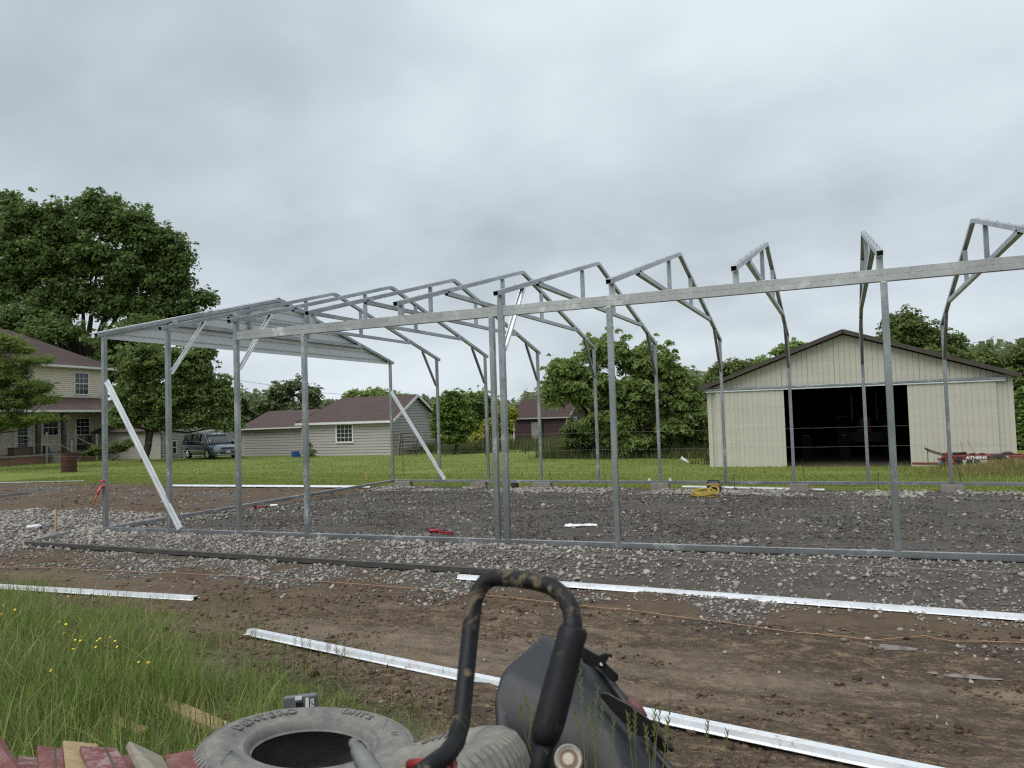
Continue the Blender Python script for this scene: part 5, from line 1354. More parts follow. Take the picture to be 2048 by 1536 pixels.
for k in range(3):
    pts = [ipt(1849, 895 + k * 1.2) + V(0, -.02 * k, 0), ipt(1858, 899 + 2 * k), ipt(1870, 903 + 2 * k), ipt(1884, 907 + 2.0 * k), ipt(1900, 910 + k)]
    MB().tube(pts, .013, 6).build('hydraulic_hose', M['rubber'], imp, True)
cyl = MB().tube([ipt(1905, 907), ipt(1933, 906)], .035, 10).build('hydraulic_cylinder', M['black_metal'], imp, True)
MB().tube([ipt(1880, 922), ipt(1897, 905)], .05, 8).build('turnbuckle', M['red_paint'], imp, True)
MB().tube([ipt(1875, 918), ipt(1905, 924)], .035, 8).build('clevis', simple('orange_rust_iron', (.22, .09, .05), (.12, .06, .04), 16, .8), imp, True)
bevel(MB().box(tuple(ipt(1893, 912)), (.16, .14, .2), .3).build('hitch_head', M['red_paint'], imp), .02)
MB().box(tuple(ipt(1918, 917) + V(0, -.09, 0)), (.14, .08, .12)).build('bearing_block', M['rust_black'], imp)
for px_, yy, r in ((1886, 0, .20), (1922, .15, .24), (1944, .25, .22), (1960, .3, .22)):
    c = ipt(px_, 931) + V(0, yy, 0)
    MB().lathe([(0, .05), (r * .5, .03), (r * .85, .0), (r, -.04), (r * .84, -.01), (0, .03)], c, (.85, -.5, 0), 20).build('disc_blade', simple('worn_disc_steel', (.16, .17, .19), (.09, .095, .11), 9, .5, .5), imp, True)
for px_, dy in ((1996, -.12), (2030, .95)):
    c = ipt(px_, 924) + V(0, dy, -.02); ty = MB().lathe([(.16, -.09), (.24, -.10), (.275, -.06), (.275, .06), (.24, .10), (.16, .09), (.16, -.09)], c, (.05, 1, 0), 26).build('transport_wheel', M['rubber'], imp, True)
    MB().lathe([(0, .03), (.15, .05)], c, (.05, -1, 0), 18).build('hub', M['rust_black'], ty)
for p0, p1 in (((1921, 883), (1927, 905)), ((1935, 882), (1951, 909))):
    MB().tube([ipt(*p0), ipt(*p1)], .005, 5).build('marker_rod', M['rust_black'], imp)
for px_ in (1946, 1965, 2010, 2022):
    MB().box(tuple(ipt(px_, 909) + V(0, .1, 0)), (.12, .1, .07)).build('bolt_plate', M['rust_black'], imp)
def text_mesh(s, size, depth=.004, bold=0.0):
    cu = bpy.data.curves.new('lettering', 'FONT'); cu.body = s; cu.size = size; cu.extrude = depth; cu.align_x = 'CENTER'; cu.align_y = 'CENTER'; cu.offset = bold; cu.resolution_u = 2
    o = bpy.data.objects.new('tmp', cu); COL.objects.link(o)
    dg = bpy.context.evaluated_depsgraph_get(); me = bpy.data.meshes.new_from_object(o.evaluated_get(dg)); bpy.data.objects.remove(o); me.name = 'lettering'; return me
def place_mesh(name, me, mat, parent, X, Y, Z, loc):
    co = np.zeros(len(me.vertices) * 3); me.vertices.foreach_get('co', co); co = co.reshape(-1, 3)
    co = np.asarray(loc)[None] + co[:, :1] * np.asarray(X)[None] + co[:, 1:2] * np.asarray(Y)[None] + co[:, 2:] * np.asarray(Z)[None]
    me.vertices.foreach_set('co', co.ravel()); me.update(); me.materials.clear(); me.materials.append(mat)
    o = bpy.data.objects.new(name, me); COL.objects.link(o); o.parent = parent
    if parent.type == 'EMPTY':
        o.matrix_parent_inverse = Matrix.Translation(-parent.location)
    return o
c = ipt(1952, 916); c[2] = a[2]; c[1] = IY - .066
place_mesh('lettering', text_mesh('ATHENS', .125, .003, .006), M['white_trim'], bm1, (1.15, 0, 0), (0, 0, 1), (0, -1, 0), c)
c = ipt(2011, 915); c[2] = a[2]; c[1] = IY - .066
place_mesh('lettering', text_mesh('72', .125, .003, .006), M['white_trim'], bm1, (1.15, 0, 0), (0, 0, 1), (0, -1, 0), c)
# white pipe in the grass
q = gpix(1378, 925); a = ony(1362, 916, q[1]); b = ony(1378, 926, q[1]); e = thing('white_drain_pipe', q, 'white plastic pipe elbow lying tilted on the lawn left of the barn', 'pipe')
MB().lathe([(.055, 0), (.075, 0), (.075, .06), (.066, .07), (.066, .2), (.03, .36), (.02, .38), (0, .38)], a, b - a, 14).build('pipe_body', M['white_plastic'], e, True, 40)
MB().lathe([(.076, .0), (.082, .0), (.082, .03), (.076, .03)], a, b - a, 14).build('collar', M['white_plastic'], e)
# electric fence
FY = 15.2
fpost = None
for i, xx in enumerate((-31, -25, -19, -13, -7, -1, 5, 17.6)):
    pass
fen = thing('wire_fence', (-4, FY, lawn_z(FY)), 'thin two strand electric wire fence crossing the lawn before the barn', 'fence')
for zz_ in (1.05, .47):
    pts = [(xx, FY + .5 * math.sin(xx * .1), zz_ - .02 * math.sin(xx * .7) ** 2) for xx in np.arange(-34, 21, 1.5)]
    MB().tube(pts, .0018, 4).build('wire', M['wire'], fen)
for xx in (-30.5, -22.0, -3.4, 19.4):
    MB().tube([(xx, FY + .5 * math.sin(xx * .1), lawn_z(FY) - .1), (xx, FY + .5 * math.sin(xx * .1), 1.12)], .012, 6).build('post', M['rust_black'], fen)
# T-posts at the back of the lawn
for i, px_ in enumerate((890, 971, 1051)):
    q = at(px_, 906, 44); o = MB().sweep([(q[0], q[1], lawn_z(q[1]) - .1), (q[0], q[1], 1.0)], XV, .05, .035).build('fence_post', M['rust_black'])
    tag(o, ('dark steel fence post in the weeds right of the garage gable', 'dark steel fence post in the weeds behind the third far post', 'dark steel fence post in the weeds left of the red shed')[i], 'fence post', 'steel posts in the back weeds')
# overhead line
o = MB().tube([at(300, 745, 90), at(480, 761, 92), at(640, 785, 96), at(760, 795, 100)], .018, 4).build('overhead_wire', M['rust_black']); tag(o, 'thin overhead utility wire crossing the sky behind the garage', 'wire')
# ================================================================ TREES
def leaf_mat(name, c1, c2, c3, tr=.3, ns=.6):
    t = NT(name); r = t.island(); n = t.noise(ns, 3, .6, t.pos())
    c = t.mix(r, c1, c2); c = t.mix(t.ramp(n, .42, .66, 0, .7), c, c3)
    d = t.n("ShaderNodeBsdfPrincipled", {'Base Color': c, 'Roughness': .5, 'Specular IOR Level': .3})
    tl = t.n("ShaderNodeBsdfTranslucent", {'Color': c}); mx = t.n("ShaderNodeMixShader", {0: tr, 1: d.outputs[0], 2: tl.outputs[0]})
    t.t.links.new(mx.outputs[0], t.out.inputs[0]); return t.m
LM = dict(
    maple=leaf_mat('maple_leaves', (.200, .275, .080), (.085, .140, .042), (.140, .205, .062), .48, .35),
    maple2=leaf_mat('young_maple_leaves', (.250, .325, .095), (.110, .170, .052), (.170, .230, .072), .48),
    walnut=leaf_mat('walnut_leaves', (.330, .425, .130), (.155, .230, .070), (.245, .330, .100), .5),
    larch=leaf_mat('feathery_needles', (.270, .345, .080), (.135, .200, .050), (.190, .255, .066), .48),
    bush=leaf_mat('bush_leaves', (.230, .320, .062), (.095, .170, .036), (.160, .235, .052), .45),
    yellow=leaf_mat('yellowish_leaves', (.420, .390, .050), (.210, .250, .050), (.280, .290, .050), .35),
    far=leaf_mat('distant_leaves', (.190, .235, .105), (.105, .145, .068), (.150, .185, .090), .35, .12),
    mid=leaf_mat('mixed_leaves', (.215, .265, .080), (.100, .145, .045), (.155, .200, .064), .45, .3))
def unit(n):
    v = RS.normal(0, 1, (n, 3)); return v / np.linalg.norm(v, axis=1, keepdims=True)
def leaf_quads(c, nr, L, wr=.62):
    n = len(c); r = unit(n); t = np.cross(nr, r); t /= np.maximum(np.linalg.norm(t, axis=1, keepdims=True), 1e-6); b = np.cross(nr, t)
    L = L[:, None]; W = L * wr
    v = np.stack([c - t * L * .5, c + b * W * .5 - t * L * .08 + nr * L * .08, c + t * L * .5, c - b * W * .5 - t * L * .08 + nr * L * .08], 1).reshape(-1, 3)
    return v, np.arange(n * 4)
def crown_points(lobes, D, nclump, cr, nleaf, L, flat=.7, droop=0.0, depth=.85, shell=.55, up=.75):
    """lobes: picture ellipses (x, y, rx, ry[, extra depth]) of the crown; clumps fill the outer part of each lobe"""
    cs, cw = [], []
    area = np.array([l[2] * l[3] for l in lobes], float); area /= area.sum()
    for l, a in zip(lobes, area):
        dd = l[4] if len(l) > 4 else 0.0
        c = at(l[0], l[1], D + dd); rx, ry = l[2] * (D + dd) / FPX, l[3] * (D + dd) / FPX
        n = max(int(nclump * a), 3); u = unit(n); rad = RS.uniform(shell, 1.0, (n, 1)) ** .7
        hx = nrm(V(RGT[0], RGT[1], 0)); hy = nrm(V(FWD[0], FWD[1], 0))
        k = u * rad
        p = c[None] + hx[None] * k[:, :1] * max(rx - cr * .7, .2) + hy[None] * k[:, 1:2] * max(rx * depth - cr * .5, .2) + V(0, 0, 1)[None] * k[:, 2:] * max(ry - cr * .6, .2)
        cs.append(p); cw.append(u * .7)
    sprigs = []
    for l, a in zip(lobes, area):                          # ragged edge: small sprigs reaching out of the crown
        dd = l[4] if len(l) > 4 else 0.0
        c = at(l[0], l[1], D + dd); rx, ry = l[2] * (D + dd) / FPX, l[3] * (D + dd) / FPX
        n = max(int(nclump * a * .30), 3); u = unit(n); u[:, 2] = np.abs(u[:, 2]) * 1.1 - .1
        hx = nrm(V(RGT[0], RGT[1], 0)); hy = nrm(V(FWD[0], FWD[1], 0)); k = u * RS.uniform(.95, 1.12, (n, 1))
        sprigs.append(c[None] + hx[None] * k[:, :1] * rx + hy[None] * k[:, 1:2] * rx * depth + V(0, 0, 1)[None] * k[:, 2:] * ry); cw.append(u * .7)
    nbig = sum(len(q) for q in cs)
    cs = np.concatenate(cs + sprigs); cw = np.concatenate(cw)
    rr = cr * RS.uniform(.6, 1.3, len(cs)); rr[nbig:] *= .42
    w_ = rr ** 2; w_ /= w_.sum()
    ci = RS.choice(len(cs), nleaf, p=w_)
    d = unit(nleaf); d[:, 2] = np.where(d[:, 2] < -.3, -d[:, 2] * .5, d[:, 2])
    rad = RS.rand(nleaf, 1) ** .45
    pos = cs[ci] + d * rad * rr[ci][:, None] * np.array([1, 1, flat])
    pos[:, 2] -= droop * (rad[:, 0] ** 2) * rr[ci]
    nr = d * .55 + V(0, 0, up)[None] + RS.normal(0, .6, (nleaf, 3)) + cw[ci] * .3
    nr /= np.linalg.norm(nr, axis=1, keepdims=True)
    return cs, pos, nr, L * RS.uniform(.65, 1.3, nleaf)
def tree(name, label, cat, lobes, D, base, mat, nclump, cr, nleaf, L, trunk=.25, group=None, flat=.7, droop=0.0, stems=1, wr=.62, depth=.85, shell=.55, limbs=.35, fork=.45, up=.75):
    """base: (x, y) picture foot of the trunk, or None to stand under the crown"""
    cs, pos, nr, ll = crown_points(lobes, D, nclump, cr, nleaf, L, flat, droop, depth, shell, up)
    if base is None:
        b = cs.mean(0); b = V(b[0], b[1], lawn_z(b[1]))
    else:
        b = at(base[0], base[1], D); b = V(b[0], b[1], lawn_z(b[1]))
    e = thing(name, b, label, cat, group)
    v, f = leaf_quads(pos, nr, ll, wr)
    link('crown', np_mesh('crown', v, f, 4), LM[mat], e)
    mb = MB()
    cen = [at(l[0], l[1], D + (l[4] if len(l) > 4 else 0)) for l in lobes]
    ztop = cs[:, 2].max(); H = ztop - b[2]
    for s in range(stems):
        off = V(RS.normal(0, .25) * (stems > 1), RS.normal(0, .25) * (stems > 1), 0)
        fk = b + off * 2.5 + V(RS.normal(0, .1), RS.normal(0, .1), H * fork * .55)
        mb.tube([b + off + V(0, 0, -.2), b + off + V(0, 0, H * .04), (b + off) * .5 + fk * .5 + V(RS.normal(0, .06), 0, 0), fk], [trunk * 1.45, trunk, trunk * .85, trunk * .72], 9)
        for i, c in enumerate(cen):
            if stems > 1 and i % stems != s:
                continue
            mid = fk * .5 + c * .5 + V(RS.normal(0, .3), RS.normal(0, .3), -.06 * np.linalg.norm(c - fk)); r0 = trunk * .5
            mb.tube([fk, fk * .7 + mid * .3 + V(0, 0, .1), mid, c], [r0, r0 * .8, r0 * .6, r0 * .32], 7)
    for c in cs[RS.rand(len(cs)) < limbs]:
        j = int(np.argmin([np.linalg.norm(c - q) for q in cen])); a = cen[j]; k = RS.uniform(-.3, .1)
        st = a * (1 - k) + c * k; m_ = st * .5 + c * .5 + RS.normal(0, .12, 3)
        mb.tube([st, m_, c], [trunk * .16, trunk * .11, trunk * .05], 5, False)
    mb.build('trunk', M['bark'], e, True)
    return e
tree('maple_tree', 'huge dark maple towering behind the farmhouse', 'tree',
     [(70, 435, 62, 50), (30, 480, 60, 60), (130, 460, 62, 56), (205, 432, 62, 48), (255, 455, 62, 52), (300, 490, 62, 54), (345, 520, 50, 54), (90, 530, 80, 60), (180, 520, 80, 62), (260, 545, 80, 60), (340, 570, 58, 48), (20, 570, 70, 64), (130, 600, 80, 52), (220, 605, 80, 50), (300, 620, 66, 44), (365, 630, 56, 44), (400, 600, 36, 28), (60, 640, 80, 46, -2), (20, 670, 60, 40, -3), (330, 670, 60, 34, -2), (250, 690, 80, 40, -4), (110, 670, 70, 40, -4), (160, 720, 90, 40, 3), (240, 745, 80, 44, -3), (280, 660, 50, 30, -4), (-60, 540, 70, 130, 2), (15, 405, 30, 22), (180, 400, 26, 18)],
     66, (175, 890), 'maple', 1700, .95, 140000, .335, .40, flat=1.0, stems=2, limbs=.14, fork=.6, shell=.1, up=.45)
tree('maple_tree', 'mid green spreading tree over the van, right of the porch', 'tree',
     [(290, 730, 68, 46), (375, 740, 62, 50), (270, 800, 55, 50), (345, 800, 60, 48), (415, 790, 38, 48), (450, 800, 32, 50), (255, 840, 40, 34), (330, 845, 44, 26), (400, 845, 52, 24), (455, 850, 28, 26), (410, 710, 30, 26)],
     48.5, (285, 905), 'maple2', 700, .62, 80000, .21, .2, flat=.95, stems=2, limbs=.15, fork=.45, shell=.12, up=.5)
tree('walnut_tree', 'broad pale green walnut tree with drooping leaves between the red shed and the barn', 'tree',
     [(1210, 700, 62, 44), (1290, 715, 62, 50), (1140, 740, 52, 46), (1330, 740, 40, 46), (1180, 770, 72, 50), (1270, 785, 82, 50), (1110, 780, 36, 40), (1350, 800, 50, 44), (1230, 835, 90, 40), (1340, 850, 66, 42), (1392, 825, 40, 46), (1260, 880, 78, 34), (1395, 870, 34, 34), (1360, 765, 44, 40)],
     36.5, (1262, 918), 'walnut', 760, .46, 90000, .24, .13, flat=.8, droop=.7, stems=3, wr=.36, limbs=.12, fork=.4, shell=.12, up=.55)
tree('elder_bush', 'leafy bush growing in front of the right corner of the red shed', 'bush', [(1150, 870, 32, 30), (1175, 895, 30, 26), (1135, 900, 22, 22), (1205, 885, 30, 28), (1180, 865, 20, 18)], 39, None, 'mid', 80, .4, 9000, .16, .05, stems=3)
tree('round_bush', 'dense round bright green bush beside the garage gable', 'bush', [(905, 825, 38, 42), (885, 850, 28, 34), (925, 850, 30, 34), (905, 795, 22, 18), (900, 875, 40, 22)], 47, None, 'bush', 260, .5, 24000, .19, .08, stems=2, shell=.15, limbs=.1)
tree('loose_tree', 'thin leaved tree behind the round bush, sky showing through its top', 'tree', [(955, 800, 36, 24), (985, 815, 28, 24), (945, 840, 26, 40), (975, 860, 32, 34)], 62, None, 'walnut', 150, .6, 9000, .28, .14, group=None)
tree('yellow_bush', 'yellowish shrub left of the red shed', 'bush', [(985, 860, 26, 26), (1008, 850, 22, 34), (1020, 835, 14, 22), (965, 880, 26, 20)], 56, None, 'yellow', 70, .6, 7000, .22, .08)
tree('feathery_tree', 'light green feathery conifer at the left edge in front of the house', 'tree',
     [(20, 690, 34, 26), (60, 722, 45, 16), (10, 750, 50, 34), (70, 775, 42, 22), (25, 800, 55, 30), (85, 838, 42, 16), (20, 840, 50, 26), (-30, 760, 50, 90), (50, 700, 24, 14), (95, 800, 28, 14)],
     41, (-12, 935), 'larch', 700, .38, 66000, .14, .09, flat=.75, droop=.15, wr=.28, depth=1.0)
tree('tall_tree', 'tall leafy tree rising behind the barn roof right of its ridge', 'tree', [(1810, 665, 45, 46), (1855, 680, 40, 38), (1775, 690, 34, 28), (1905, 690, 28, 28), (1840, 720, 80, 34), (1900, 725, 50, 26)], 56, None, 'mid', 420, .75, 36000, .26, .2, stems=2, shell=.15, limbs=.1)
tree('orchard_tree', 'dark tree showing above the left slope of the barn roof', 'tree', [(1455, 745, 36, 26), (1480, 735, 22, 18), (1440, 770, 34, 28), (1500, 765, 40, 20)], 52, None, 'mid', 150, .7, 12000, .24, .16)
tree('slender_tree', 'slender tree tips poking above the barn roof left of its ridge', 'tree', [(1585, 695, 26, 16), (1560, 705, 24, 14), (1610, 700, 18, 14), (1535, 730, 40, 18), (1570, 740, 50, 20)], 54, None, 'walnut', 110, .55, 8000, .24, .12)
tree('roadside_tree', 'rounded tree behind the garage wing roof', 'tree', [(560, 790, 30, 28), (590, 775, 24, 20), (620, 795, 24, 26), (540, 815, 40, 24), (600, 825, 46, 22)], 88, None, 'far', 240, 1.1, 14000, .42, .22, shell=.15, limbs=.1)
tree('hedge_tree', 'low bushy tree showing above the garage ridge', 'tree', [(715, 795, 26, 18), (750, 792, 30, 18), (785, 800, 30, 16), (815, 805, 20, 14), (735, 815, 60, 18)], 72, None, 'walnut', 200, .8, 11000, .34, .2)
tree('wood_edge_tree', 'tree of the wood edge at the right border, above the implement', 'tree', [(1975, 720, 32, 28), (1945, 745, 34, 26), (2010, 760, 44, 40), (2050, 720, 40, 40), (2060, 800, 50, 60), (1960, 790, 40, 40)], 64, None, 'mid', 300, .9, 24000, .32, .2, shell=.15, limbs=.1)
tree('corner_bush', 'green bush at the right border beside the barn corner', 'bush', [(2055, 850, 24, 34), (2065, 800, 26, 30), (2050, 890, 20, 26)], 34, None, 'bush', 60, .5, 7000, .18, .08)
tree('porch_shrub', 'low green shrub at the porch corner below the chairs', 'bush', [(195, 903, 20, 14), (230, 900, 24, 16), (250, 890, 18, 14), (178, 912, 12, 9)], 52, None, 'mid', 40, .35, 4500, .14, .04, stems=2)
tree('corner_shrub', 'small shrub at the corner where the garage parts meet', 'bush', [(612, 895, 10, 18), (622, 906, 14, 10)], 48, None, 'mid', 16, .25, 1500, .12, .03)
# far woods reading as one mass along the horizon
rows = []
for x0, x1, y0, D, n in ((-150, 560, 815, 150, 5200), (420, 560, 798, 130, 2400), (560, 900, 812, 150, 3200), (840, 1080, 812, 120, 4200), (1050, 1450, 800, 110, 5200), (1380, 1640, 765, 95, 5200), (1700, 2200, 735, 105, 8000), (1880, 2200, 700, 120, 3000)):
    x = RS.uniform(x0, x1, n); top = y0 + 26 * (fbm(x / 60, x * 0 + D, 3) - .5) + 10 * (fbm(x / 14, x * 0 + 2, 2) - .5)
    y = top + (RS.rand(n) ** 1.3) * (880 - top)
    pts = np.array([at(a, b, D + RS.uniform(-6, 10)) for a, b in zip(x, y)])
    pts[:, 2] = np.maximum(pts[:, 2], -1.0)
    rows.append(pts)
pts = np.concatenate(rows); n = len(pts)
ci = np.repeat(np.arange(n), 2); p2 = pts[ci] + RS.normal(0, .55, (len(ci), 3))
nr = unit(len(ci)) * .7 + V(.2, -.4, .6)[None]; nr /= np.linalg.norm(nr, axis=1, keepdims=True)
v, f = leaf_quads(p2, nr, RS.uniform(.7, 1.7, len(ci)), .8)
o = link('distant_woods', np_mesh('distant_woods', v, f, 4), LM['far']); tag(o, 'distant line of woods along the horizon', kind='stuff')

# ================================================================ FOREGROUND
def tyre_mat(name, dust, k):
    t = NT(name); vec = t.pos()
    n = t.noise(5, 5, .65, vec); n2 = t.noise(26, 4, .7, vec); n3 = t.noise(90, 3, .6, vec)
    f = t.ramp(t.math('ADD', t.math('MULTIPLY', n, .6), t.math('MULTIPLY', n2, .4)), .34, .66, .15, k)
    c = t.mix(f, (.060, .064, .072), dust); c = t.mix(t.ramp(n3, .6, .75, 0, .35), c, (.24, .22, .19))
    t.pbr(c, t.ramp(f, 0, 1, .6, .95), 0, t.bump(n2, .15, .004), .35); return t.m
lett = simple('rubbed_rubber', (.11, .107, .10), (.18, .17, .152), 60, .8)
def tyre(c, ax, name, label, mat, R=.40, letters=(), rot=0.0, lugs=True):
    ax = nrm(ax); e = thing(name, c, label, 'tyre', None)
    k = R / .40
    top = [(.214, .088), (.222, .112), (.236, .121), (.246, .116), (.254, .114), (.285, .132), (.315, .137), (.345, .132), (.362, .123), (.366, .125), (.372, .121), (.386, .104), (.398, .085), (.402, .07)]
    prof = [(r * k, h * k) for r, h in top] + [(.404 * k, 0)] + [(r * k, -h * k) for r, h in top[::-1]] + [(.205 * k, -.085 * k), (.235 * k, -.10 * k), (.30 * k, -.115 * k), (.372 * k, -.09 * k), (.385 * k, 0), (.372 * k, .09 * k), (.30 * k, .115 * k), (.235 * k, .10 * k), (.205 * k, .085 * k)]
    o = MB().lathe(prof, c, ax, 96, True).build('carcass', mat, e, True, 50)
    a = nrm(np.cross(ax, V(FWD[0], FWD[1], 0))); b = np.cross(ax, a)
    if lugs:
        mb = MB()
        for i in range(84):
            q = 2 * math.pi * i / 84; d_ = a * math.cos(q) + b * math.sin(q); t_ = -a * math.sin(q) + b * math.cos(q)
            for s_ in (1, -1):
                mb.sweep([c + d_ * .368 * k + ax * s_ * .121 * k, c + d_ * .392 * k + ax * s_ * .1 * k, c + d_ * .406 * k + ax * s_ * .06 * k, c + d_ * .408 * k + ax * s_ * .012 * k], t_, .017 * k, .007 * k)
        mb.build('tread_blocks', mat, o)
    # raised lettering and swoosh ribs on the upper sidewall
    for s, ang, rad, size in letters:
        n = len(s); step = size * .80 / rad
        for i, ch in enumerate(s):
            if ch == ' ':
                continue
            q = ang - (i - (n - 1) / 2) * step; d_ = a * math.cos(q) + b * math.sin(q); t_ = a * math.sin(q) - b * math.cos(q)
            place_mesh('lettering', text_mesh(ch, size, .002, .0012), lett, o, t_ * 1.1, nrm(d_ + ax * .12), ax, c + d_ * rad * k + ax * (.1365 * k))
    mb = MB()
    for q0 in (.35, 2.3, 3.5, 5.4):
        for j in range(4):
            pts = []
            for m in range(7):
                q = q0 + rot + m * .04 + j * .025; r_ = (.278 + .010 * m + .004 * j) * k; hgt = np.interp(r_ / k, [x_[0] for x_ in top[4:]], [x_[1] for x_ in top[4:]]) * k
                pts.append(c + (a * math.cos(q) + b * math.sin(q)) * r_ + ax * (hgt + .0005))
            mb.tube(pts, .0025, 5)
    mb.build('sidewall_ribs', mat, o, True)
    return e
hF = nrm(V(FWD[0], FWD[1], 0)); hR = nrm(V(RGT[0], RGT[1], 0))
ax1 = nrm(V(0, 0, 1) + hF * .056 + hR * .091); c1 = at(623, 1484, 2.735) - ax1 * .12
tyre(c1, ax1, 'truck_tyre', 'dusty grey truck tyre lying flat on the board pile, its hollow showing', tyre_mat('dusty_rubber', (.25, .24, .21), .95), letters=(('DEXTERO', -.62, .294, .052), ('DHT2', -1.98, .296, .046), ('17', -2.85, .30, .03)), rot=.2)
ax2 = nrm(V(0, 0, 1) + hF * .269 - hR * .296); c2 = at(768, 1545, 2.154) - ax2 * .12
tyre(c2, ax2, 'truck_tyre', 'second dusty tyre leaning with its tread up in front, behind the black handle', tyre_mat('dry_mud_rubber', (.27, .255, .215), 1.0), letters=(('DHT2', -2.05, .296, .05),), rot=1.0)
# lower tyre holding them up, half hidden by the boards
c3 = c1 + V(.10, -.08, -.31); e3 = tyre(c3, V(.03, .02, 1), 'truck_tyre', 'lowest tyre of the heap, hidden under the flat dusty tyre', tyre_mat('old_rubber', (.16, .15, .13), .8), letters=(), lugs=False)

# ---- boards of the wood heap
def wood_mat(name, c1, c2, paint=None, wear=.5):
    t = NT(name); vec = t.obj((3, 40, 40)); g = t.noise(1.5, 5, .7, vec); big = t.noise(16, 6, .75, t.pos())
    c = t.mix(t.ramp(g, .3, .7), c1, c2)
    if paint:
        pn = t.mix(t.ramp(t.noise(34, 5, .7, t.pos()), .3, .7), paint, tuple(x * .5 for x in paint)); c = t.mix(t.ramp(big, wear - .08, wear + .06), c, pn)
    t.pbr(c, .85, 0, t.bump(t.math('ADD', g, t.noise(60, 4, .7, t.pos())), .5, .004), .2); return t.m
redp = wood_mat('flaking_red_paint', (.24, .15, .14), (.13, .08, .075), (.215, .085, .082), .47)
redp2 = wood_mat('worn_red_paint', (.34, .25, .25), (.22, .14, .14), (.215, .085, .085), .5)
tanw = wood_mat('raw_sawn_board', (.36, .27, .155), (.25, .18, .10))
grayw = wood_mat('old_grey_board', (.30, .265, .215), (.19, .165, .135))
def board(label, fl, fr, nl, nr_, Df, Dn, mat, th=.02, groove=False):
    A_, B_, C2, D2 = at(*fl, Df), at(*fr, Df), at(*nr_, Dn), at(*nl, Dn)
    n = nrm(np.cross(B_ - A_, D2 - A_)); n = n if n[2] > 0 else -n
    org = (A_ + B_ + C2 + D2) / 4; X = nrm((A_ + B_) - (C2 + D2)); Y = np.cross(n, X)
    mb = MB().extrude([A_ - n * th, B_ - n * th, C2 - n * th, D2 - n * th], n * th)
    e = thing('loose_board', org, label, 'board', 'old boards of the wood heap')
    o = bevel(mb.build('plank', mat, e), .003)
    if groove:
        m0 = A_ * .35 + B_ * .65; m1 = D2 * .35 + C2 * .65
        MB().sweep([m0 + n * .0008 - X * .004, m1 + n * .0008], np.cross(X, n), .006, .002).build('groove', M['brown_trim'], o)
    return e
board('red painted board slanting in from the lower left corner', (-22, 1462), (8, 1478), (30, 1600), (70, 1580), 2.55, 2.1, redp, .03)
board('dark red board end low between the first two boards', (38, 1510), (85, 1518), (30, 1590), (100, 1590), 2.62, 2.2, redp2)
board('red tongue and groove board, first upright one from the left', (75, 1490), (127, 1496), (82, 1600), (135, 1600), 2.5, 2.1, redp, .022, True)
board('raw tan board between two red boards', (126, 1480), (196, 1487), (138, 1600), (215, 1600), 2.55, 2.1, tanw)
board('wide faded red board leaning right, with a groove along it', (160, 1491), (236, 1496), (205, 1600), (290, 1600), 2.45, 2.05, redp2, .022, True)
board('dark red board end between the wide red and the grey board', (238, 1508), (275, 1512), (250, 1590), (300, 1590), 2.62, 2.2, redp)
board('pointed grey weathered board next to the tyre', (258, 1481), (325, 1512), (318, 1600), (372, 1600), 2.5, 2.1, grayw, .024)
board('red board end touching the left side of the flat tyre', (329, 1510), (390, 1498), (350, 1600), (420, 1600), 2.66, 2.25, redp, .024)
board('grey board low behind the dark red board end', (55, 1528), (80, 1524), (40, 1600), (90, 1600), 2.55, 2.2, grayw)
# pile under the visible boards
for i, (px_, lb) in enumerate(((60, 'thick red beam under the left boards of the heap'), (200, 'thick grey beam under the middle boards of the heap'), (330, 'thick grey beam under the boards beside the tyre'))):
    a = at(px_, 1640, 2.3); e = thing('support_beam', (a[0], a[1], gz(a[0], a[1])), lb, 'beam')
    g0 = gz(a[0], a[1]); bevel(MB().box((a[0], a[1], (g0 + a[2]) / 2), (.3, .5, max(a[2] - g0, .1))).build('beam_body', grayw if i else redp, e), .01)
# beams lying in the grass
def beam(p0, p1, label, w=.10, h=.09, mat=None):
    a, b = gpix(*p0), gpix(*p1); a[2] += h * .6; b[2] += h * .6; e = thing('grass_beam', (a + b) / 2, label, 'beam')
    bevel(MB().sweep([a, b], np.cross(nrm(b - a), V(0, 0, 1)), w, h).build('beam_body', mat or tanw, e), .006)
beam((288, 1398), (452, 1472), 'tan squared beam lying in the tall grass left of the tyre', .10, .05)
beam((212, 1440), (288, 1470), 'short tan board end in the grass left of the longer beam', .07, .03)
# feed bag standing in the grass
bc = [at(565, 1396, 3.75), at(633, 1388, 3.75)]
e = thing('feed_bag', (bc[0] + bc[1]) / 2 + V(0, 0, -.3), 'dark grey printed bag standing in the grass behind the flat tyre', 'bag')
dn = V(0, 0, -.36); bk = hF * .03
bag = MB().extrude([bc[0], bc[1], bc[1] + dn, bc[0] + dn], bk).build('bag_body', simple('dark_grey_bag', (.15, .16, .175), (.10, .11, .125), 12, .4), e); bevel(bag, .008, 2)
def bagmark(u0, u1, v0, v1, mat):
    X = bc[1] - bc[0]; p = lambda u, v: bc[0] + X * u + V(0, 0, -v) - hF * .004
    return MB().extrude([p(u0, v0), p(u1, v0), p(u1, v1), p(u0, v1)], -hF * .002).build('print_patch', M[mat], bag)
for u0, u1, v0, v1, m_ in ((.38, .58, .0, .018, 'white_trim'), (.40, .60, .03, .05, 'black_metal'), (.68, .78, .012, .12, 'white_trim'), (.40, .46, .06, .10, 'white_trim'), (.50, .56, .055, .10, 'white_trim')):
    bagmark(u0, u1, v0, v1, m_)
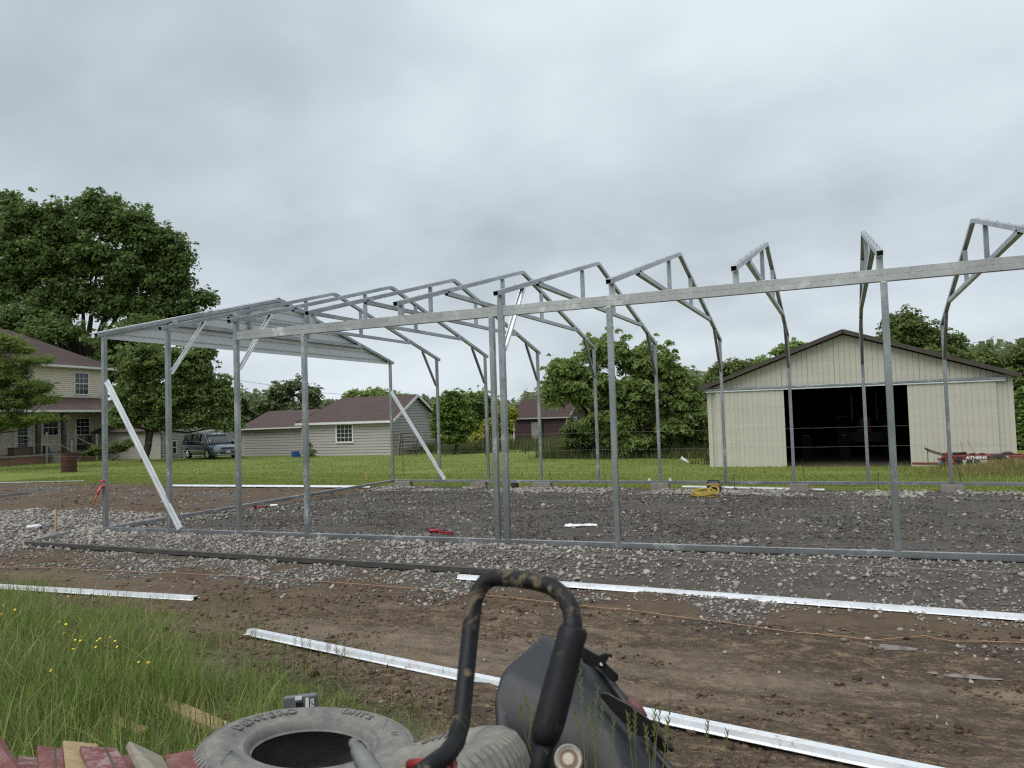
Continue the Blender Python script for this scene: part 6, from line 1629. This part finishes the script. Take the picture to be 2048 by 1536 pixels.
X_ = nrm(bc[1] - bc[0]); place_mesh('lettering', text_mesh('1 LF20', .026, .001, .0006), M['white_trim'], bag, V(0, 0, 1.0), -X_, -hF, bc[0] * .12 + bc[1] * .88 + V(0, 0, -.055) - hF * .004)

# ---- machine with the black hoop handle
hp = [(838, 1552, 1.06), (868, 1528, 1.09), (893, 1510, 1.12), (911, 1485, 1.16), (921, 1450, 1.19), (927, 1400, 1.22), (934, 1330, 1.26), (941, 1260, 1.30), (948, 1207, 1.33), (956, 1182, 1.34), (970, 1164, 1.345), (990, 1156, 1.34), (1030, 1158, 1.31), (1075, 1164, 1.275), (1105, 1174, 1.25), (1128, 1192, 1.225), (1142, 1218, 1.20), (1146, 1250, 1.175), (1138, 1290, 1.16), (1118, 1370, 1.13), (1098, 1450, 1.11), (1082, 1520, 1.09), (1070, 1580, 1.07)]
mp = [at(*q) for q in hp]
mac = thing('garden_machine', V(mp[0][0], mp[0][1], gz(mp[0][0], mp[0][1])), 'black padded hoop handle of a machine close to the camera', 'machine')
def mud_black():
    t = NT('mud_spotted_black'); v_ = t.n("ShaderNodeTexVoronoi", {'Vector': t.pos(), 'Scale': 38.0}); n = t.noise(26, 5, .65, t.pos()); nb = t.noise(60, 4, .7, t.pos())
    sel = t.ramp(t.n("ShaderNodeSeparateColor", {0: v_.outputs['Color']}).outputs[0], 0.58, .62); d = t.math('ADD', v_.outputs['Distance'], t.math('MULTIPLY', t.math('SUBTRACT', n, .5), .35))
    f = t.math('MULTIPLY', t.ramp(d, .16, .30, 1, 0), sel); f = t.math('MAXIMUM', t.math('MULTIPLY', f, t.ramp(nb, .35, .6)), t.ramp(t.noise(13, 6, .75, t.pos(), .8), .54, .62, 0, .85))
    c = t.mix(t.ramp(nb, .3, .7), (.005, .0055, .007), (.012, .0125, .015)); c = t.mix(f, c, (.150, .115, .072)); t.pbr(c, t.ramp(f, 0, 1, .5, .9), 0, t.bump(f, .3, .003), .22); return t.m
mblk = mud_black()
MB().tube(mp, .0148, 18).build('hoop_handle', mblk, mac, True)
sp0 = [at(1148, 1252, 1.172), at(1146, 1262, 1.17), at(1140, 1285, 1.163), at(1118, 1370, 1.132), at(1100, 1440, 1.113), at(1091, 1470, 1.104), at(1086, 1490, 1.10)]
MB().tube(sp0, [.019, .0235, .0225, .0235, .0235, .022, .0165], 18).build('foam_sleeve', mblk, mac, True)
kc = at(1137, 1520, 1.02); kd = nrm(CAM - kc + V(0, 0, .15))
kn = MB().lathe([(0, 0), (.0180, 0), (.0190, .006), (.0180, .012), (.017, .013), (.0165, .008), (.009, .007), (.007, .011), (0, .011)], kc, kd, 28).build('round_knob', simple('cream_plastic', (.52, .48, .42), (.42, .37, .31), 30, .5), mac, True, 40)
MB().lathe([(0, 0), (.013, 0), (.013, .0085), (0, .0085)], kc, kd, 20).build('knob_insert', simple('rusty_insert', (.20, .13, .09), (.13, .085, .06), 40, .8), kn)
MB().tube([kc - kd * .001, kc - kd * .08 + V(0, 0, -.05), kc - kd * .1 + V(0, 0, -.2)], .012, 10).build('knob_stem', M['black_metal'], mac, True)
f0, f1 = at(706, 1484, 1.22), at(752, 1560, 1.12); fd = nrm(f1 - f0); Lf = np.linalg.norm(f1 - f0)
MB().lathe([(0, 0), (.0075, 0), (.0085, .004), (.0085, .014), (.0065, .016), (.0065, .022), (.0115, .024), (.0125, .030), (.0125, .052), (.016, .055), (.016, Lf), (0, Lf)], f0, fd, 16).build('hose_coupling', simple('dull_steel', (.24, .24, .235), (.15, .15, .145), 30, .5, .6), mac, True, 40)
MB().tube([at(820, 1470 + 60, 1.2), at(850, 1528, 1.17), at(905, 1528, 1.15), at(900, 1580, 1.1)], .009, 8).build('red_lever', M['red_tool'], mac, True)
ct = at(960, 1800, 1.12); g0 = gz(ct[0], ct[1])
bevel(MB().box((ct[0], ct[1], (g0 + .35 + 1.0) / 2), (.45, .40, .65)).build('engine_body', M['red_paint'], mac), .04, 2)
for q in (at(845, 1560, 1.05), at(1068, 1590, 1.06)):
    MB().tube([q, q * .4 + V(ct[0], ct[1], .95) * .6 + V(0, 0, 0), V(ct[0], ct[1], .9)], .015, 10).build('handle_stay', mblk, mac, True)
for sx in (-.28, .28):
    MB().lathe([(.07, -.05), (.16, -.06), (.18, 0), (.16, .06), (.07, .05), (0, .04)], (ct[0] + sx, ct[1], g0 + .18), (1, 0, 0), 22).build('wheel', M['rubber'], mac, True)
MB().box((ct[0], ct[1], g0 + .25), (.5, .1, .1)).build('axle', M['black_metal'], mac)

# ---- black plastic tub tipped on its side
tub = thing('plastic_tub', at(1130, 1600, 2.95), 'black plastic dump tub tipped over behind the hoop handle, with black brackets', 'tub')
import bmesh
bm = bmesh.new()
hull = [(1094, 1264, 3.25), (1082, 1270, 3.2), (1003, 1342, 3.02), (987, 1392, 2.95), (990, 1450, 2.88), (1005, 1570, 2.75), (1060, 1640, 2.65), (1112, 1276, 3.24), (1152, 1349, 3.06), (1192, 1408, 2.92), (1229, 1461, 2.80), (1262, 1560, 2.68), (1280, 1640, 2.62), (1162, 1316, 3.36), (1210, 1352, 3.24), (1242, 1398, 3.14), (1300, 1497, 2.95), (1338, 1536, 2.86), (1400, 1640, 2.75), (1050, 1330, 3.5), (1150, 1420, 3.6), (1300, 1560, 3.35), (1030, 1560, 3.3)]
for q in hull:
    bm.verts.new(at(*q))
bmesh.ops.convex_hull(bm, input=bm.verts)
bmesh.ops.delete(bm, geom=[v_ for v_ in bm.verts if not v_.link_faces], context='VERTS')
bmesh.ops.dissolve_limit(bm, angle_limit=math.radians(13), verts=bm.verts, edges=bm.edges)
me = bpy.data.meshes.new('tub_shell'); bm.to_mesh(me); bm.free()
def tub_mat():
    t = NT('scuffed_black_plastic'); n = t.noise(3.5, 4, .6, t.pos()); s = t.noise(30, 5, .7, t.pos((1, 1, .35))); c = t.mix(t.ramp(n, .3, .7), (.026, .0275, .032), (.016, .017, .020)); c = t.mix(t.ramp(s, .62, .72, 0, .5), c, (.14, .135, .13))
    t.pbr(c, t.ramp(n, .3, .7, .38, .55), 0, t.bump(s, .08, .004), .4); return t.m
tm_ = tub_mat(); sh = link('tub_shell', me, tm_, tub, True, 80); bevel(sh, .05, 5, 8)
rim = [at(1160, 1308, 3.33), at(1212, 1350, 3.21), at(1244, 1396, 3.1), at(1302, 1495, 2.92), at(1342, 1540, 2.83), at(1400, 1620, 2.72)]
MB().tube(rim, .016, 10).build('rolled_rim', tm_, tub, True)
def plate(name, poly, D, th=.012, mat='black_metal', hole=None):
    p = [at(x_, y_, D + (x_ - poly[0][0]) * -.0012) for x_, y_ in poly]
    o = MB().extrude(p, hF * th).build(name, M[mat], tub); return bevel(o, .002)
plate('bracket', [(1158, 1288), (1185, 1304), (1198, 1311), (1212, 1306), (1224, 1308), (1225, 1318), (1219, 1313), (1214, 1322), (1206, 1333), (1180, 1333), (1166, 1325)], 3.2)
b1 = plate('bracket_arm', [(1190, 1328), (1196, 1320), (1206, 1322), (1237, 1350), (1237, 1360), (1230, 1365), (1222, 1362)], 3.17)
plate('bracket', [(1200, 1392), (1206, 1386), (1216, 1387), (1262, 1412), (1300, 1440), (1316, 1444), (1326, 1447), (1327, 1457), (1319, 1452), (1314, 1462), (1305, 1472), (1276, 1472), (1262, 1460), (1222, 1420)], 2.95)
plate('bracket_arm', [(1292, 1468), (1300, 1460), (1312, 1462), (1338, 1492), (1338, 1503), (1330, 1508), (1318, 1500)], 2.92)
for px_, py_, D in ((1203, 1328, 3.15), (1230, 1358, 3.15), (1302, 1468, 2.9), (1330, 1500, 2.9)):
    MB().lathe([(0, 0), (.008, 0), (.008, .006), (0, .006)], at(px_, py_, D), CAM - at(px_, py_, D), 8).build('bolt', M['galv_head'], tub)
MB().tube([at(1228, 1372, 3.2), at(1262, 1408, 3.1), at(1345, 1500, 2.9)], .011, 8).build('hinge_rod', M['black_metal'], tub, True)
MB().tube([at(1258, 1404, 3.08), at(1272, 1412, 3.06), at(1288, 1436, 3.03)], [.020, .024, .018], 10).build('red_grip', simple('dull_red_rubber', (.17, .055, .06), (.11, .04, .045), 20, .6), tub, True)

# ---- tall flowering grass near the camera
def seed_stems(spots, mat, name, label):
    vs, fs, o_ = [], [], 0
    mb = MB()
    for px_, py_, pyb, D, lean in spots:
        b = at(px_ - lean, pyb, D); tp = at(px_, py_, D); m_ = b * .5 + tp * .5 + RS.normal(0, .006, 3)
        mb.tube([b, m_, tp], [.0016, .0013, .0007], 4, False)
        for k in range(9):
            f_ = .62 + .38 * k / 9; c = b * (1 - f_) ** 2 + m_ * 2 * f_ * (1 - f_) + tp * f_ ** 2
            s_ = 1 if k % 2 else -1
            mb.tube([c, c + hR * s_ * .007 * (D / 2.3) + V(0, 0, .018 * (D / 2.3))], [.0022, .0008], 4, False)
    ob = mb.build(name, mat); tag(ob, label, kind='stuff')
sg = grass_mat('pale_seed_grass', (.30, .31, .13), (.17, .21, .07), (.24, .26, .11))
sp_list = [(1160, 1330, 1560, 2.1, -12), (1180, 1400, 1580, 2.0, 8), (1196, 1370, 1560, 2.2, 4), (1148, 1420, 1560, 2.1, -14), (1205, 1400, 1570, 2.3, 6), (1255, 1425, 1580, 2.1, -16), (1270, 1420, 1560, 2.4, -5), (1310, 1410, 1580, 2.2, 10), (1322, 1400, 1570, 2.4, 14), (1340, 1380, 1580, 2.6, 6), (1050, 1390, 1470, 2.45, -22), (1040, 1410, 1500, 2.4, -20), (1068, 1415, 1520, 2.3, 3), (1190, 1450, 1600, 1.9, -6), (1228, 1440, 1600, 1.95, 7), (1335, 1440, 1590, 2.0, 18), (1290, 1450, 1590, 1.95, -8), (1416, 1440, 1570, 2.3, 0), (1455, 1460, 1590, 2.3, 12)]
seed_stems(sp_list, sg, 'flowering_grass', 'tall flowering grass stems in front of the black tub')
sp2 = []
for px_, py_ in ((505, 1240), (512, 1252), (590, 1275), (602, 1268), (608, 1295), (620, 1278), (640, 1300), (655, 1285), (660, 1262), (672, 1275), (676, 1300), (690, 1280), (540, 1300), (570, 1290), (90, 1250), (150, 1230), (180, 1260), (60, 1220), (20, 1260), (240, 1290), (320, 1280), (300, 1330), (120, 1340), (200, 1350), (330, 1370), (820, 1360), (985 - 160, 1395)):
    P = gpix(px_, py_ + 95); D_ = float((P - CAM) @ FWD); sp2.append((px_, py_, py_ + 95, D_, RS.uniform(-10, 10)))
seed_stems(sp2, M['weeds'], 'dock_stems', 'dry brown seed stems standing up out of the rough grass')
# buttercups
pet = simple('buttercup_yellow', (.80, .58, .03), (.72, .48, .02), 40, .35)
for px_, py_ in ((137, 1193), (222, 1193), (8, 1211), (30, 1220), (4, 1228), (119, 1245), (132, 1249), (129, 1267), (150, 1281), (161, 1282), (200, 1278), (195, 1282), (221, 1275), (230, 1283), (192, 1295), (235, 1294), (278, 1325), (296, 1326), (103, 1341), (146, 1299)):
    P = gpix(px_, py_ + 85); D_ = float((P - CAM) @ FWD); hd3 = at(px_, py_, D_)
    e = thing('buttercup', P, 'small yellow buttercup flower in the rough grass at the lower left', 'flower', 'buttercups in the rough grass')
    MB().tube([P, (P + hd3) / 2 + RS.normal(0, .01, 3), hd3], .0014, 4).build('stem', M['grass'], e)
    mb = MB(); nn = nrm(V(RS.normal(0, .3), -.5 + RS.normal(0, .3), 1)); u_ = nrm(np.cross(nn, V(1, 0, .1))); v_ = np.cross(nn, u_)
    for k in range(5):
        q = 2 * math.pi * k / 5; dd_ = u_ * math.cos(q) + v_ * math.sin(q); tt = np.cross(nn, dd_); r = .0105
        mb.add([hd3, hd3 + dd_ * r * .6 + tt * r * .5 + nn * r * .35, hd3 + dd_ * r * 1.15 + nn * r * .6, hd3 + dd_ * r * .6 - tt * r * .5 + nn * r * .35], [(0, 1, 2, 3)])
    mb.build('petals', pet, e)

for o in bpy.data.objects:
    if o.parent is not None and o.name.split('.')[0] in ('screws', 'weld_seams', 'sidewall_ribs', 'tread_lugs', 'tread_blocks', 'muntins', 'brick_base'):
        o['kind'] = 'stuff'
